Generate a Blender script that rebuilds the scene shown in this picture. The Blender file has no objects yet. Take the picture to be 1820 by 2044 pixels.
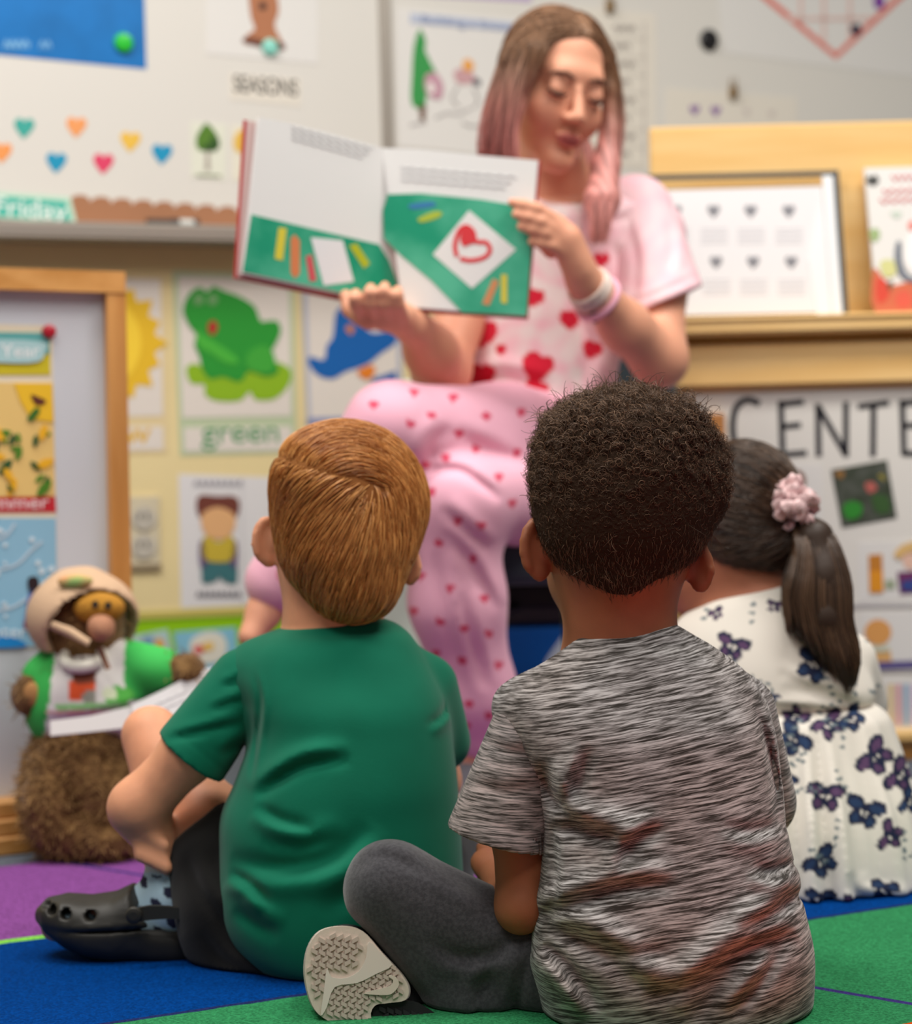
import bpy, math, random
import numpy as np
from mathutils import Vector, Matrix, Euler

# ---------------------------------------------------------------- camera, world, lights, exposure
scene = bpy.context.scene
F = 4000.0; CX, CY = 910.0, 1022.0
CAM_Z = 0.56; PITCH = math.radians(1.89); ROLL = math.radians(-1.5)
cd = bpy.data.cameras.new('camera'); cam = bpy.data.objects.new('camera', cd)
scene.collection.objects.link(cam)
cam.location = (0, 0, CAM_Z)
CAM_R = (Matrix.Rotation(math.pi / 2 - PITCH, 3, 'X') @ Matrix.Rotation(ROLL, 3, 'Z'))
cam.rotation_euler = CAM_R.to_euler()
cd.sensor_fit = 'HORIZONTAL'; cd.sensor_width = 36.0; cd.lens = F * 36.0 / 1820.0
cd.clip_start = 0.05
cd.dof.use_dof = True; cd.dof.focus_distance = 1.88; cd.dof.aperture_fstop = 4.2
scene.camera = cam
world = bpy.data.worlds.new('room_ambient'); scene.world = world; world.use_nodes = True
world.node_tree.nodes['Background'].inputs[0].default_value = (1.0, 0.97, 0.93, 1)
world.node_tree.nodes['Background'].inputs[1].default_value = 0.16
vs = scene.view_settings
vs.view_transform = 'Standard'; vs.look = 'None'; vs.gamma = 1.0; vs.use_curve_mapping = False
vs.exposure = 0.0

def ceiling_light(x, y, sx, sy, power, col=(1.0, 0.96, 0.90)):
    l = bpy.data.lights.new('ceiling_light', 'AREA'); l.shape = 'RECTANGLE'; l.size = sx; l.size_y = sy
    l.energy = power; l.color = col
    o = bpy.data.objects.new('ceiling_light', l); o.location = (x, y, 2.62)
    scene.collection.objects.link(o)
for lx, ly, pw in ((-1.1, 1.1, 23), (1.0, 1.3, 23), (-0.9, 2.35, 45), (1.1, 2.4, 45), (0.2, 0.2, 21)):
    ceiling_light(lx, ly, 1.2, 0.6, pw)

# ---------------------------------------------------------------- helpers: pixels, objects, tags
def ray(px, py):
    d = CAM_R @ Vector(((px - CX) / F, -(py - CY) / F, -1.0))
    return np.array(d)
O = np.array((0, 0, CAM_Z))
def J(px, py, Y):                                   # the point seen at that pixel, at depth Y
    d = ray(px, py); return O + d * (Y / d[1])
def G(px, py, z=0.0):                               # the point seen at that pixel on a level plane
    d = ray(px, py); return O + d * ((z - CAM_Z) / d[2])
def S(px, Y): return px * Y / F                     # a length in pixels at depth Y, in metres
def catmull(p, n=6, closed=True):
    p = np.asarray(p, float); m = len(p); out = []
    rng = range(m) if closed else range(m - 1)
    for i in rng:
        if closed: a, b, c, d = p[(i - 1) % m], p[i], p[(i + 1) % m], p[(i + 2) % m]
        else: a, b, c, d = p[max(i - 1, 0)], p[i], p[i + 1], p[min(i + 2, m - 1)]
        for k in range(n):
            t = k / n
            out.append(.5 * ((2 * b) + (c - a) * t + (2 * a - 5 * b + 4 * c - d) * t * t + (3 * b - a - 3 * c + d) * t ** 3))
    if not closed: out.append(p[-1])
    return np.array(out)

class Plane:
    def __init__(s, o, u, up):
        s.o = np.asarray(o, float); s.u = np.asarray(u, float) / np.linalg.norm(u)
        up = np.asarray(up, float); up = up - s.u * up.dot(s.u); s.v = up / np.linalg.norm(up)
        s.n = np.cross(s.u, s.v)
    def px(s, x, y, off=0.0):
        d = ray(x, y); o = s.o + s.n * off
        return O + d * ((o - O).dot(s.n) / d.dot(s.n))
    def pts(s, pl, off=0.0): return np.array([s.px(x, y, off) for x, y in pl])

def lin(c):
    c = np.asarray(c, float) / 255.0
    return np.where(c <= .04045, c / 12.92, ((c + .055) / 1.055) ** 2.4)
def tag(o, label=None, cat=None, group=None, kind=None):
    if label: o['label'] = label
    if cat: o['category'] = cat
    if group: o['group'] = group
    if kind: o['kind'] = kind
    return o
def wloc(o):
    p = Vector((0, 0, 0))
    while o is not None: p = p + o.location; o = o.parent
    return np.array(p)
def empty(name, loc, parent=None):
    o = bpy.data.objects.new(name, None); scene.collection.objects.link(o)
    o.empty_display_size = .05
    if parent is not None: o.parent = parent; o.location = Vector(np.asarray(loc) - wloc(parent))
    else: o.location = Vector(loc)
    return o
def mk(name, verts, faces, mat, parent=None, smooth=False, origin=None, cols=None):
    verts = np.asarray(verts, float)
    c = (verts.min(0) + verts.max(0)) / 2 if origin is None else np.asarray(origin, float)
    me = bpy.data.meshes.new(name)
    if isinstance(faces, np.ndarray):
        nf, k = faces.shape
        me.vertices.add(len(verts)); me.vertices.foreach_set('co', (verts - c).astype(np.float32).ravel())
        me.loops.add(nf * k); me.loops.foreach_set('vertex_index', faces.astype(np.int32).ravel())
        me.polygons.add(nf); me.polygons.foreach_set('loop_start', np.arange(0, nf * k, k, dtype=np.int32))
        me.update(calc_edges=True)
    else:
        me.from_pydata([tuple(v) for v in verts - c], [], faces); me.update()
    if smooth: me.polygons.foreach_set('use_smooth', np.ones(len(me.polygons), bool))
    if cols is not None:
        a = me.color_attributes.new('Col', 'FLOAT_COLOR', 'POINT')
        cc = np.ones((len(verts), 4), np.float32); cc[:, :3] = cols
        a.data.foreach_set('color', cc.ravel())
    if mat is not None: me.materials.append(mat)
    o = bpy.data.objects.new(name, me); scene.collection.objects.link(o)
    if parent is not None: o.parent = parent; o.location = Vector(c - wloc(parent))
    else: o.location = Vector(c)
    return o

def prism(pts, n, t):
    pts = np.asarray(pts, float); m = len(pts); n = np.asarray(n, float)
    V = np.vstack([pts, pts + n * t])
    f = [tuple(range(m - 1, -1, -1)), tuple(range(m, 2 * m))]
    f += [(i, (i + 1) % m, m + (i + 1) % m, m + i) for i in range(m)]
    return V, f
def area2(p): x, y = p[:, 0], p[:, 1]; return .5 * np.sum(x * np.roll(y, -1) - y * np.roll(x, -1))
def flat(name, pl, pts, mat, parent=None, off=0.0, t=.0008, curve=0):
    """a flat piece on plane pl, its outline given in photo pixels"""
    pts = np.asarray(pts, float)
    if curve: pts = catmull(pts, curve)
    if area2(pts) > 0: pts = pts[::-1]
    V, f = prism(pl.pts(pts, off), pl.n, t)
    return mk(name, V, f, mat, parent)
def frame_pts(outer, inner):
    return outer, inner
def merge(parts):
    V, Fs, k = [], [], 0
    for v, f in parts:
        V.append(np.asarray(v, float)); Fs += [tuple(i + k for i in q) for q in f]; k += len(v)
    return np.vstack(V), Fs
def boxv(c, h, R=None, bev=0.0):
    c = np.asarray(c, float); h = np.asarray(h, float); R = np.eye(3) if R is None else R
    if bev <= 0:
        V = np.array([(sx, sy, sz) for sx in (-1, 1) for sy in (-1, 1) for sz in (-1, 1)], float) * h
        f = [(0, 1, 3, 2), (4, 6, 7, 5), (0, 4, 5, 1), (2, 3, 7, 6), (0, 2, 6, 4), (1, 5, 7, 3)]
        return V @ R.T + c, f
    V = []; idx = {}
    for sx in (-1, 1):
        for sy in (-1, 1):
            for sz in (-1, 1):
                for ax in range(3):
                    s = np.array((sx, sy, sz), float); q = s * (h - bev); q[ax] = s[ax] * h[ax]
                    idx[(sx, sy, sz, ax)] = len(V); V.append(q)
    f = []
    for ax in range(3):
        a, b = (ax + 1) % 3, (ax + 2) % 3
        for sg in (-1, 1):
            q = []
            for sa, sb in ((-1, -1), (1, -1), (1, 1), (-1, 1)):
                s = [0, 0, 0]; s[ax] = sg; s[a] = sa; s[b] = sb; q.append(idx[tuple(s) + (ax,)])
            f.append(tuple(q if sg > 0 else q[::-1]))
        for sa in (-1, 1):
            for sb in (-1, 1):
                s0 = [0, 0, 0]; s0[a] = sa; s0[b] = sb; s1 = list(s0); s0[ax] = -1; s1[ax] = 1
                q = [idx[tuple(s0) + (a,)], idx[tuple(s1) + (a,)], idx[tuple(s1) + (b,)], idx[tuple(s0) + (b,)]]
                f.append(tuple(q if sa * sb < 0 else q[::-1]))
    for sx in (-1, 1):
        for sy in (-1, 1):
            for sz in (-1, 1):
                q = [idx[(sx, sy, sz, k)] for k in range(3)]
                f.append(tuple(q if sx * sy * sz > 0 else q[::-1]))
    return np.array(V) @ R.T + c, f
def tube(pts, rad, n=8, caps=True):
    pts = np.asarray(pts, float); m = len(pts); rad = np.broadcast_to(rad, (m,))
    T = np.gradient(pts, axis=0); T /= np.linalg.norm(T, axis=1)[:, None] + 1e-9
    ref = np.array((0, 0, 1.)) if abs(T[:, 2]).mean() < .8 else np.array((1., 0, 0))
    A = np.cross(T, ref); A /= np.linalg.norm(A, axis=1)[:, None] + 1e-9; B = np.cross(T, A)
    a = np.arange(n) * 2 * math.pi / n
    V = (pts[:, None] + rad[:, None, None] * (A[:, None] * np.cos(a)[None, :, None] + B[:, None] * np.sin(a)[None, :, None])).reshape(-1, 3)
    f = [(i * n + k, (i + 1) * n + k, (i + 1) * n + (k + 1) % n, i * n + (k + 1) % n)[::-1] for i in range(m - 1) for k in range(n)]
    if caps: f += [tuple(range(n))[::-1][::-1], tuple((m - 1) * n + k for k in range(n))[::-1]]
    return V, f
def disc_on(pl, x, y, rpx, t, dome=True, n=20, off=0.0, sx=1.0):
    """a round button standing on plane pl at a pixel"""
    c = pl.px(x, y, off); r = rpx * c[1] / F
    prof = [(1.0, 0), (1.0, .5), (.85, .85), (.5, 1.0)] if dome else [(1.0, 0), (1.0, 1.0)]
    V = []; f = []
    for k, (q, h) in enumerate(prof):
        for i in range(n):
            a = 2 * math.pi * i / n
            V.append(c + pl.u * r * q * math.cos(a) * sx + pl.v * r * q * math.sin(a) + pl.n * t * h)
    m = len(prof)
    f = [(k * n + i, k * n + (i + 1) % n, (k + 1) * n + (i + 1) % n, (k + 1) * n + i) for k in range(m - 1) for i in range(n)]
    f += [tuple((m - 1) * n + i for i in range(n)), tuple(range(n - 1, -1, -1))]
    return np.array(V), f
def ribbon(pl, pts, w, off, t=.0006):
    """a drawn stroke: pixel polyline with pixel width"""
    P = np.asarray(pts, float); T = np.gradient(P, axis=0); T /= np.linalg.norm(T, axis=1)[:, None] + 1e-9
    N = np.stack([-T[:, 1], T[:, 0]], 1) * w / 2
    poly = np.vstack([P + N, (P - N)[::-1]])
    if area2(poly) > 0: poly = poly[::-1]
    m = len(poly); V = pl.pts(poly, off); V = np.vstack([V, V + pl.n * t])
    k = m // 2; f = []
    for i in range(k - 1):
        a, b, c, d = i, i + 1, m - 2 - i, m - 1 - i
        f += [(d, c, b, a), (m + a, m + b, m + c, m + d)]
    f += [(i, (i + 1) % m, m + (i + 1) % m, m + i) for i in range(m)]
    return V, f
def strokes(name, pl, lines, w, mat, parent, off=.001, smooth=4, t=.0006):
    parts = []
    for L in lines:
        L = np.asarray(L, float)
        if len(L) > 2 and smooth: L = catmull(L, smooth, closed=False)
        parts.append(ribbon(pl, L, w, off, t))
    V, f = merge(parts); return mk(name, V, f, mat, parent)
def text(name, body, pl, x0, y0, x1, y1, h, mat, parent, off=.001, bold=.0):
    """lettering lying on a plane; baseline from pixel (x0,y0) to (x1,y1); h = letter height in pixels"""
    cu = bpy.data.curves.new(name, 'FONT'); cu.body = body; cu.size = 1.0; cu.extrude = .0; cu.offset = bold
    o = bpy.data.objects.new(name, cu); scene.collection.objects.link(o)
    bpy.context.view_layer.update()
    W = max(o.dimensions.x, 1e-3); bb = min(v[0] for v in o.bound_box)
    a, b = pl.px(x0, y0, off), pl.px(x1, y1, off); ux = b - a; L = np.linalg.norm(ux); ux /= L
    vy = np.cross(pl.n, ux); H = h * a[1] / F / .72
    M = Matrix(((ux[0] * L / W, vy[0] * H, pl.n[0], 0), (ux[1] * L / W, vy[1] * H, pl.n[1], 0), (ux[2] * L / W, vy[2] * H, pl.n[2], 0), (0, 0, 0, 1)))
    dg = bpy.context.evaluated_depsgraph_get()
    me = bpy.data.meshes.new_from_object(o.evaluated_get(dg))
    bpy.data.objects.remove(o); bpy.data.curves.remove(cu)
    me.transform(M @ Matrix.Translation((-bb, 0, 0)))
    me.materials.clear(); me.materials.append(mat)
    q = bpy.data.objects.new(name, me); scene.collection.objects.link(q)
    q.parent = parent; q.location = Vector(a - wloc(parent))
    return q

# ---------------------------------------------------------------- helpers: materials
MATS = {}
def mat(name, rgb, rough=.6, spec=.3, bump=0., bscale=200., var=0., vscale=8., sheen=0., metal=0., vcol=False, rgb2=None, stretch=(1, 1, 1), trans=0., coat=0., sss=0.):
    if name in MATS: return MATS[name]
    m = bpy.data.materials.new(name); m.use_nodes = True; nt = m.node_tree; b = nt.nodes['Principled BSDF']
    N = nt.nodes.new; L = nt.links.new
    b.inputs['Roughness'].default_value = rough; b.inputs['Specular IOR Level'].default_value = spec
    b.inputs['Metallic'].default_value = metal; b.inputs['Sheen Weight'].default_value = sheen
    b.inputs['Sheen Roughness'].default_value = .5; b.inputs['Transmission Weight'].default_value = trans
    b.inputs['Coat Weight'].default_value = coat; b.inputs['Coat Roughness'].default_value = .15
    if sss:
        b.inputs['Subsurface Weight'].default_value = sss; b.inputs['Subsurface Radius'].default_value = (1., .35, .2); b.inputs['Subsurface Scale'].default_value = .006
    col = None
    if vcol:
        a = N('ShaderNodeAttribute'); a.attribute_name = 'Col'; col = a.outputs['Color']
    else:
        c = lin(rgb); b.inputs['Base Color'].default_value = (*c, 1)
    if var or bump or rgb2 is not None:
        tc = N('ShaderNodeTexCoord'); mp = N('ShaderNodeMapping'); mp.inputs['Scale'].default_value = stretch
        L(tc.outputs['Object'], mp.inputs['Vector'])
    if var or rgb2 is not None:
        nz = N('ShaderNodeTexNoise'); nz.inputs['Scale'].default_value = vscale; nz.inputs['Detail'].default_value = 4
        L(mp.outputs[0], nz.inputs['Vector'])
        mx = N('ShaderNodeMix'); mx.data_type = 'RGBA'
        if col is None:
            c = lin(rgb); c2 = lin(rgb2) if rgb2 is not None else c * (1 - var)
            mx.inputs[6].default_value = (*np.clip(c * (1 + var * .5), 0, 1), 1); mx.inputs[7].default_value = (*c2, 1)
        else:
            mu = N('ShaderNodeMix'); mu.data_type = 'RGBA'; mu.blend_type = 'MULTIPLY'; mu.inputs[0].default_value = 1
            L(col, mu.inputs[6]); mu.inputs[7].default_value = (1 - var, 1 - var, 1 - var, 1)
            L(col, mx.inputs[6]); L(mu.outputs[2], mx.inputs[7])
        rp = N('ShaderNodeMapRange'); rp.inputs[1].default_value = .38; rp.inputs[2].default_value = .62
        L(nz.outputs['Fac'], rp.inputs[0]); L(rp.outputs[0], mx.inputs[0]); col = mx.outputs[2]
    if col is not None: L(col, b.inputs['Base Color'])
    if bump:
        nb = N('ShaderNodeTexNoise'); nb.inputs['Scale'].default_value = bscale; nb.inputs['Detail'].default_value = 3
        L(mp.outputs[0], nb.inputs['Vector'])
        bp = N('ShaderNodeBump'); bp.inputs['Strength'].default_value = bump; bp.inputs['Distance'].default_value = .004
        L(nb.outputs['Fac'], bp.inputs['Height']); L(bp.outputs[0], b.inputs['Normal'])
    MATS[name] = m; return m
def ink(rgb): return mat('print_%d_%d_%d' % tuple(rgb), rgb, rough=.55, spec=.25)
def paper(name, rgb): return mat(name, rgb, rough=.5, spec=.3, bump=.02, bscale=60)
def wood(name, a, b, stretch):
    m = mat(name, a, rough=.38, spec=.4, rgb2=b, vscale=5, stretch=stretch, bump=.03, bscale=14, coat=.15); return m

# ---------------------------------------------------------------- helpers: smooth solid modelling
def seg_t(p, a, b):
    ba = b - a; t = np.clip(((p - a) @ ba) / (ba @ ba + 1e-12), 0, 1); return t, np.linalg.norm(p - a - t[:, None] * ba, axis=1)
def rc(a, b, ra, rb):
    a = np.asarray(a, float); b = np.asarray(b, float)
    def f(p):
        t, d = seg_t(p, a, b); return d - (ra + (rb - ra) * t)
    return f
def chain(pts, rads, k=.01):
    return [(rc(pts[i], pts[i + 1], rads[i], rads[i + 1]), k) for i in range(len(pts) - 1)]
def axes(fwd, up=(0, 0, 1)):
    """columns: right, forward, up"""
    y = np.asarray(fwd, float); y = y / np.linalg.norm(y); up = np.asarray(up, float)
    x = np.cross(y, up); x /= np.linalg.norm(x); return np.stack([x, y, np.cross(x, y)], 1)
def ell(c, r, R=None):
    c = np.asarray(c, float); r = np.asarray(r, float)
    def f(p):
        q = p - c
        if R is not None: q = q @ R
        k0 = np.linalg.norm(q / r, axis=1); k1 = np.linalg.norm(q / (r * r), axis=1) + 1e-9
        return k0 * (k0 - 1) / k1
    return f
def rbox(c, h, R=None, r=.005):
    c = np.asarray(c, float); h = np.asarray(h, float) - r
    def f(p):
        q = p - c
        if R is not None: q = q @ R
        q = np.abs(q) - h
        return np.linalg.norm(np.maximum(q, 0), axis=1) + np.minimum(q.max(1), 0) - r
    return f
def loft(levels, rnd=.03, n=2.3):
    """levels (z, cx, cy, rx, ry), any order"""
    L = np.array(sorted(levels), float); zz = L[:, 0]
    D = catmull(L, 8, closed=False); D = D[np.argsort(D[:, 0])]
    z0, z1 = zz[0], zz[-1]
    def f(p):
        z = np.clip(p[:, 2], z0, z1)
        cx, cy, rx, ry = (np.interp(z, D[:, 0], D[:, i]) for i in (1, 2, 3, 4))
        q = (np.abs((p[:, 0] - cx) / rx) ** n + np.abs((p[:, 1] - cy) / ry) ** n) ** (1 / n)
        ds = (q - 1) * np.minimum(rx, ry); dz = np.maximum(z0 - p[:, 2], p[:, 2] - z1)
        a, b = ds + rnd, dz + rnd
        return np.sqrt(np.maximum(a, 0) ** 2 + np.maximum(b, 0) ** 2) + np.minimum(np.maximum(a, b), 0) - rnd
    return f
def pxlevels(rows, Y, ry, shrink=0.0):
    """rows (py, left px, right px[, Y[, ry]]) read off the photograph"""
    out = []
    for r in rows:
        y = r[3] if len(r) > 3 else Y; q = r[4] if len(r) > 4 else ry
        a, b = J(r[1], r[0], y), J(r[2], r[0], y); c = (a + b) / 2
        out.append((c[2], c[0], y, (b[0] - a[0]) / 2 - shrink, q - shrink))
    return out
def cut(f, p0, n, r=.004):
    p0 = np.asarray(p0, float); n = np.asarray(n, float); n = n / np.linalg.norm(n)
    def g(p):
        a = f(p) + r; b = (p - p0) @ n + r
        return np.sqrt(np.maximum(a, 0) ** 2 + np.maximum(b, 0) ** 2) + np.minimum(np.maximum(a, b), 0) - r
    return g
def union(prims):
    def f(p):
        d = None
        for g, k in prims:
            e = g(p)
            if d is None: d = e
            else:
                h = np.clip(.5 + .5 * (e - d) / k, 0, 1); d = e + (d - e) * h - k * h * (1 - h)
        return d
    return f
def crease(poly, Y, w, depth, near=None, ridge=.7, side=1, soft=1.0):
    """a fold seen from the camera: pixel polyline on a surface at depth Y; w in pixels; only nearer than depth `near`"""
    P = np.array([J(x, y, Y) for x, y in catmull(poly, 5, closed=False)])[:, [0, 2]]; W = S(w, Y)
    ln = np.concatenate([[0], np.cumsum(np.linalg.norm(np.diff(P, axis=0), axis=1))]); tot = ln[-1]
    lo = P.min(0) - 5 * W; hi = P.max(0) + 5 * W
    def f(p):
        q = p[:, [0, 2]] * (Y / p[:, 1])[:, None]
        q[:, 1] += CAM_Z * (1 - Y / p[:, 1])
        out = np.zeros(len(p)); m = np.all((q > lo) & (q < hi), axis=1)
        if near is not None: m &= p[:, 1] < near
        if not m.any(): return out
        q = q[m]; best = np.full(len(q), 1e9); sg = np.zeros(len(q)); at = np.zeros(len(q))
        for i in range(len(P) - 1):
            a, b = P[i], P[i + 1]; ba = b - a; t = np.clip(((q - a) @ ba) / (ba @ ba + 1e-12), 0, 1)
            e = q - a - t[:, None] * ba; d = np.linalg.norm(e, axis=1); u = d < best
            best[u] = d[u]; sg[u] = np.sign(ba[0] * e[u, 1] - ba[1] * e[u, 0]); at[u] = ln[i] + t[u] * (ln[i + 1] - ln[i])
        s = best * sg * side; tp = np.clip(np.minimum(at, tot - at) / (tot * .3 + 1e-9), 0, 1) ** .7
        out[m] = depth * tp * (np.exp(-(s / W) ** 2) - ridge * np.exp(-((s - 1.9 * W) / (1.3 * W)) ** 2))
        return out
    return f
def solid(name, prims, res, m, parent=None, minus=(), disp=(), color=None, pad=.02, smooth=1, bounds=None, post=None):
    """one closed surface around a smooth union of shapes, meshed on a grid"""
    fs = [q[0] for q in prims]; ks = [q[1] for q in prims]; kmax = max(ks)
    lo, hi = (np.asarray(b, float) for b in bounds); yc = (lo[1] + hi[1]) / 2      # look for the extent around the rough bounds
    ax_ = [np.arange(lo[0] - .12, hi[0] + .14, .022), np.arange(yc - .42, yc + .44, .022), np.arange(lo[2] - .12, hi[2] + .14, .022)]
    cg = np.stack(np.meshgrid(*ax_, indexing='ij'), -1).reshape(-1, 3)
    near = cg[np.min([f(cg) for f in fs], axis=0) < .024 + (.008 if disp else 0)]
    lo = near.min(0) - pad; hi = near.max(0) + pad; B = 12
    nb = np.ceil((hi - lo) / (res * B)).astype(int); n = nb * B + 1
    D = np.full(n, 1.0, np.float32)
    gi = np.stack(np.meshgrid(*[np.arange(k) for k in nb], indexing='ij'), -1).reshape(-1, 3)
    cen = lo + (gi + .5) * B * res; half = B * res * .5 * 1.7321
    C = np.stack([f(cen) for f in fs]); mn = C.min(0)
    extra = .015 if disp else 0.
    act = np.abs(mn) < half * 1.6 + kmax + extra
    for b in range(len(gi)):
        sl = tuple(slice(g * B, g * B + B + 1) for g in gi[b])
        if not act[b]:
            if mn[b] < 0: D[sl] = -1.0
    loc = np.stack(np.meshgrid(*[np.arange(B + 1)] * 3, indexing='ij'), -1).reshape(-1, 3) * res
    for b in np.nonzero(act)[0]:
        p = lo + gi[b] * B * res + loc
        use = [i for i in range(len(fs)) if C[i, b] - half * 1.4 < mn[b] + half * 1.4 + 2 * kmax]
        d = None
        for i in use:
            e = fs[i](p)
            if d is None: d = e
            else:
                k = ks[i]; h = np.clip(.5 + .5 * (e - d) / k, 0, 1); d = e + (d - e) * h - k * h * (1 - h)
        for g in disp: d = d + g(p)
        for g in minus: d = np.maximum(d, -g(p))
        D[tuple(slice(g * B, g * B + B + 1) for g in gi[b])] = d.reshape(B + 1, B + 1, B + 1)
    ins = D < 0
    s = [slice(None, -1), slice(1, None)]
    cnt = np.zeros(np.array(n) - 1, np.int8); cor = [(i, j, k) for i in (0, 1) for j in (0, 1) for k in (0, 1)]
    for i, j, k in cor: cnt += ins[s[i], s[j], s[k]]
    ci = np.argwhere((cnt > 0) & (cnt < 8)); vid = np.full(cnt.shape, -1, np.int64); vid[tuple(ci.T)] = np.arange(len(ci))
    val = {q: D[ci[:, 0] + q[0], ci[:, 1] + q[1], ci[:, 2] + q[2]] for q in cor}
    acc = np.zeros((len(ci), 3)); num = np.zeros(len(ci))
    for a in cor:
        for ax in range(3):
            if a[ax] == 0:
                bq = list(a); bq[ax] = 1; bq = tuple(bq); va, vb = val[a], val[bq]; x = (va < 0) != (vb < 0)
                t = np.where(x, va / np.where(x, va - vb, 1), 0); pos = np.tile(np.array(a, float), (len(ci), 1)); pos[:, ax] = t
                acc += pos * x[:, None]; num += x
    V = lo + (ci + acc / np.maximum(num, 1)[:, None]) * res
    faces = []
    for ax in range(3):
        o1, o2 = (ax + 1) % 3, (ax + 2) % 3
        a = [slice(None)] * 3; b = [slice(None)] * 3; a[ax] = slice(None, -1); b[ax] = slice(1, None)
        x = ins[tuple(a)] != ins[tuple(b)]; e = np.argwhere(x); up = ins[tuple(a)][tuple(e.T)]
        ok = (e[:, o1] > 0) & (e[:, o2] > 0) & (e[:, o1] < cnt.shape[o1]) & (e[:, o2] < cnt.shape[o2]); e = e[ok]; up = up[ok]
        q = []
        for d1, d2 in ((-1, -1), (0, -1), (0, 0), (-1, 0)):
            c = e.copy(); c[:, o1] += d1; c[:, o2] += d2; q.append(vid[tuple(c.T)])
        q = np.stack(q, 1); q[~up] = q[~up][:, ::-1]; faces.append(q)
    Fq = np.vstack(faces); Fq = Fq[(Fq >= 0).all(1)]
    for _ in range(smooth):
        sm = np.zeros_like(V); ct = np.zeros(len(V))
        for i in range(4):
            np.add.at(sm, Fq[:, i], V[Fq[:, (i + 1) % 4]]); np.add.at(ct, Fq[:, i], 1)
            np.add.at(sm, Fq[:, i], V[Fq[:, (i + 3) % 4]]); np.add.at(ct, Fq[:, i], 1)
        V = V * .5 + .5 * sm / np.maximum(ct, 1)[:, None]
    if post is not None: V = post(V)
    o = mk(name, V, Fq, m, parent, smooth=True, cols=color(V) if color is not None else None)
    o['_v'] = 0; del o['_v']
    return o, V, Fq
def bnd(*pts, r=.1):
    P = np.array(pts); return P.min(0) - r, P.max(0) + r
def vnorm(V, Fq):
    n = np.cross(V[Fq[:, 2]] - V[Fq[:, 0]], V[Fq[:, 3]] - V[Fq[:, 1]]); N = np.zeros_like(V)
    for i in range(4): np.add.at(N, Fq[:, i], n)
    return N / (np.linalg.norm(N, axis=1)[:, None] + 1e-12), np.linalg.norm(n, axis=1)
def strands(name, pts, rad, m, parent, sides=3, taper=.35):
    """many thin tapering hairs, pts (count, steps, 3)"""
    n, s, _ = pts.shape
    T = np.gradient(pts, axis=1); T /= np.linalg.norm(T, axis=2)[..., None] + 1e-9
    A = np.cross(T, np.array((.31, .52, .79))); A /= np.linalg.norm(A, axis=2)[..., None] + 1e-9; Bv = np.cross(T, A)
    r = (np.asarray(rad).reshape(-1, 1) * (1 - (1 - taper) * np.linspace(0, 1, s)[None] ** 2))[..., None]
    V = np.stack([pts + r * (A * math.cos(a) + Bv * math.sin(a)) for a in np.arange(sides) * 2 * math.pi / sides], 2).reshape(-1, 3)
    base = (np.arange(n)[:, None, None] * s + np.arange(s - 1)[None, :, None]) * sides; k = np.arange(sides)[None, None]; k2 = (k + 1) % sides
    Fq = np.stack([base + k, base + k2, base + sides + k2, base + sides + k], -1).reshape(-1, 4)
    return mk(name, V, Fq, m, parent, smooth=True)
def hair_mat(name, c1, c2, rough=.42, spec=.5):
    m = bpy.data.materials.new(name); m.use_nodes = True; nt = m.node_tree; b = nt.nodes['Principled BSDF']
    g = nt.nodes.new('ShaderNodeNewGeometry'); mx = nt.nodes.new('ShaderNodeMix'); mx.data_type = 'RGBA'
    mx.inputs[6].default_value = (*lin(c1), 1); mx.inputs[7].default_value = (*lin(c2), 1)
    nt.links.new(g.outputs['Random Per Island'], mx.inputs[0]); nt.links.new(mx.outputs[2], b.inputs['Base Color'])
    b.inputs['Roughness'].default_value = rough; b.inputs['Specular IOR Level'].default_value = spec
    return m
rng = np.random.default_rng(7); random.seed(7)
# ================================================================ the room
TH = math.radians(25.0); U = np.array((math.cos(TH), math.sin(TH), 0)); VV = np.array((-math.sin(TH), math.cos(TH), 0))
def uv(u, v, z=0.0): return U * u + VV * v + np.array((0, 0, z))
RW = np.stack([U, VV, np.array((0, 0, 1.))], 1)
M_wall = mat('wall_paint', (226, 208, 158), rough=.75, spec=.15, var=.05, vscale=3, bump=.05, bscale=120)
M_board = mat('whiteboard_enamel', (222, 219, 212), rough=.32, spec=.4)
M_alu = mat('aluminium', (176, 168, 158), rough=.4, spec=.5, metal=.6)
M_carpet = mat('grey_carpet', (112, 118, 128), rough=.95, spec=.05, rgb2=(84, 90, 100), vscale=160, bump=.5, bscale=420)
V, f = boxv((0, 2.2, -.03), (4.2, 4.0, .03)); fl = mk('floor', V, f, M_carpet); fl['kind'] = 'structure'
V, f = boxv(uv(.6, 3.66 + .06, 1.0), (3.6, .06, 1.0), RW); wb = mk('wall_back', V, f, M_wall); wb['kind'] = 'structure'
M_base = mat('baseboard_vinyl', (96, 84, 72), rough=.6)
V, f = boxv(uv(.6, 3.66 - .006, .05), (3.6, .006, .05), RW, .002); o = mk('baseboard_back', V, f, M_base); o['kind'] = 'structure'
WALL = Plane(uv(0, 3.66), U, (0, 0, 1)); WB = Plane(uv(0, 3.64), U, (0, 0, 1))

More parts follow.
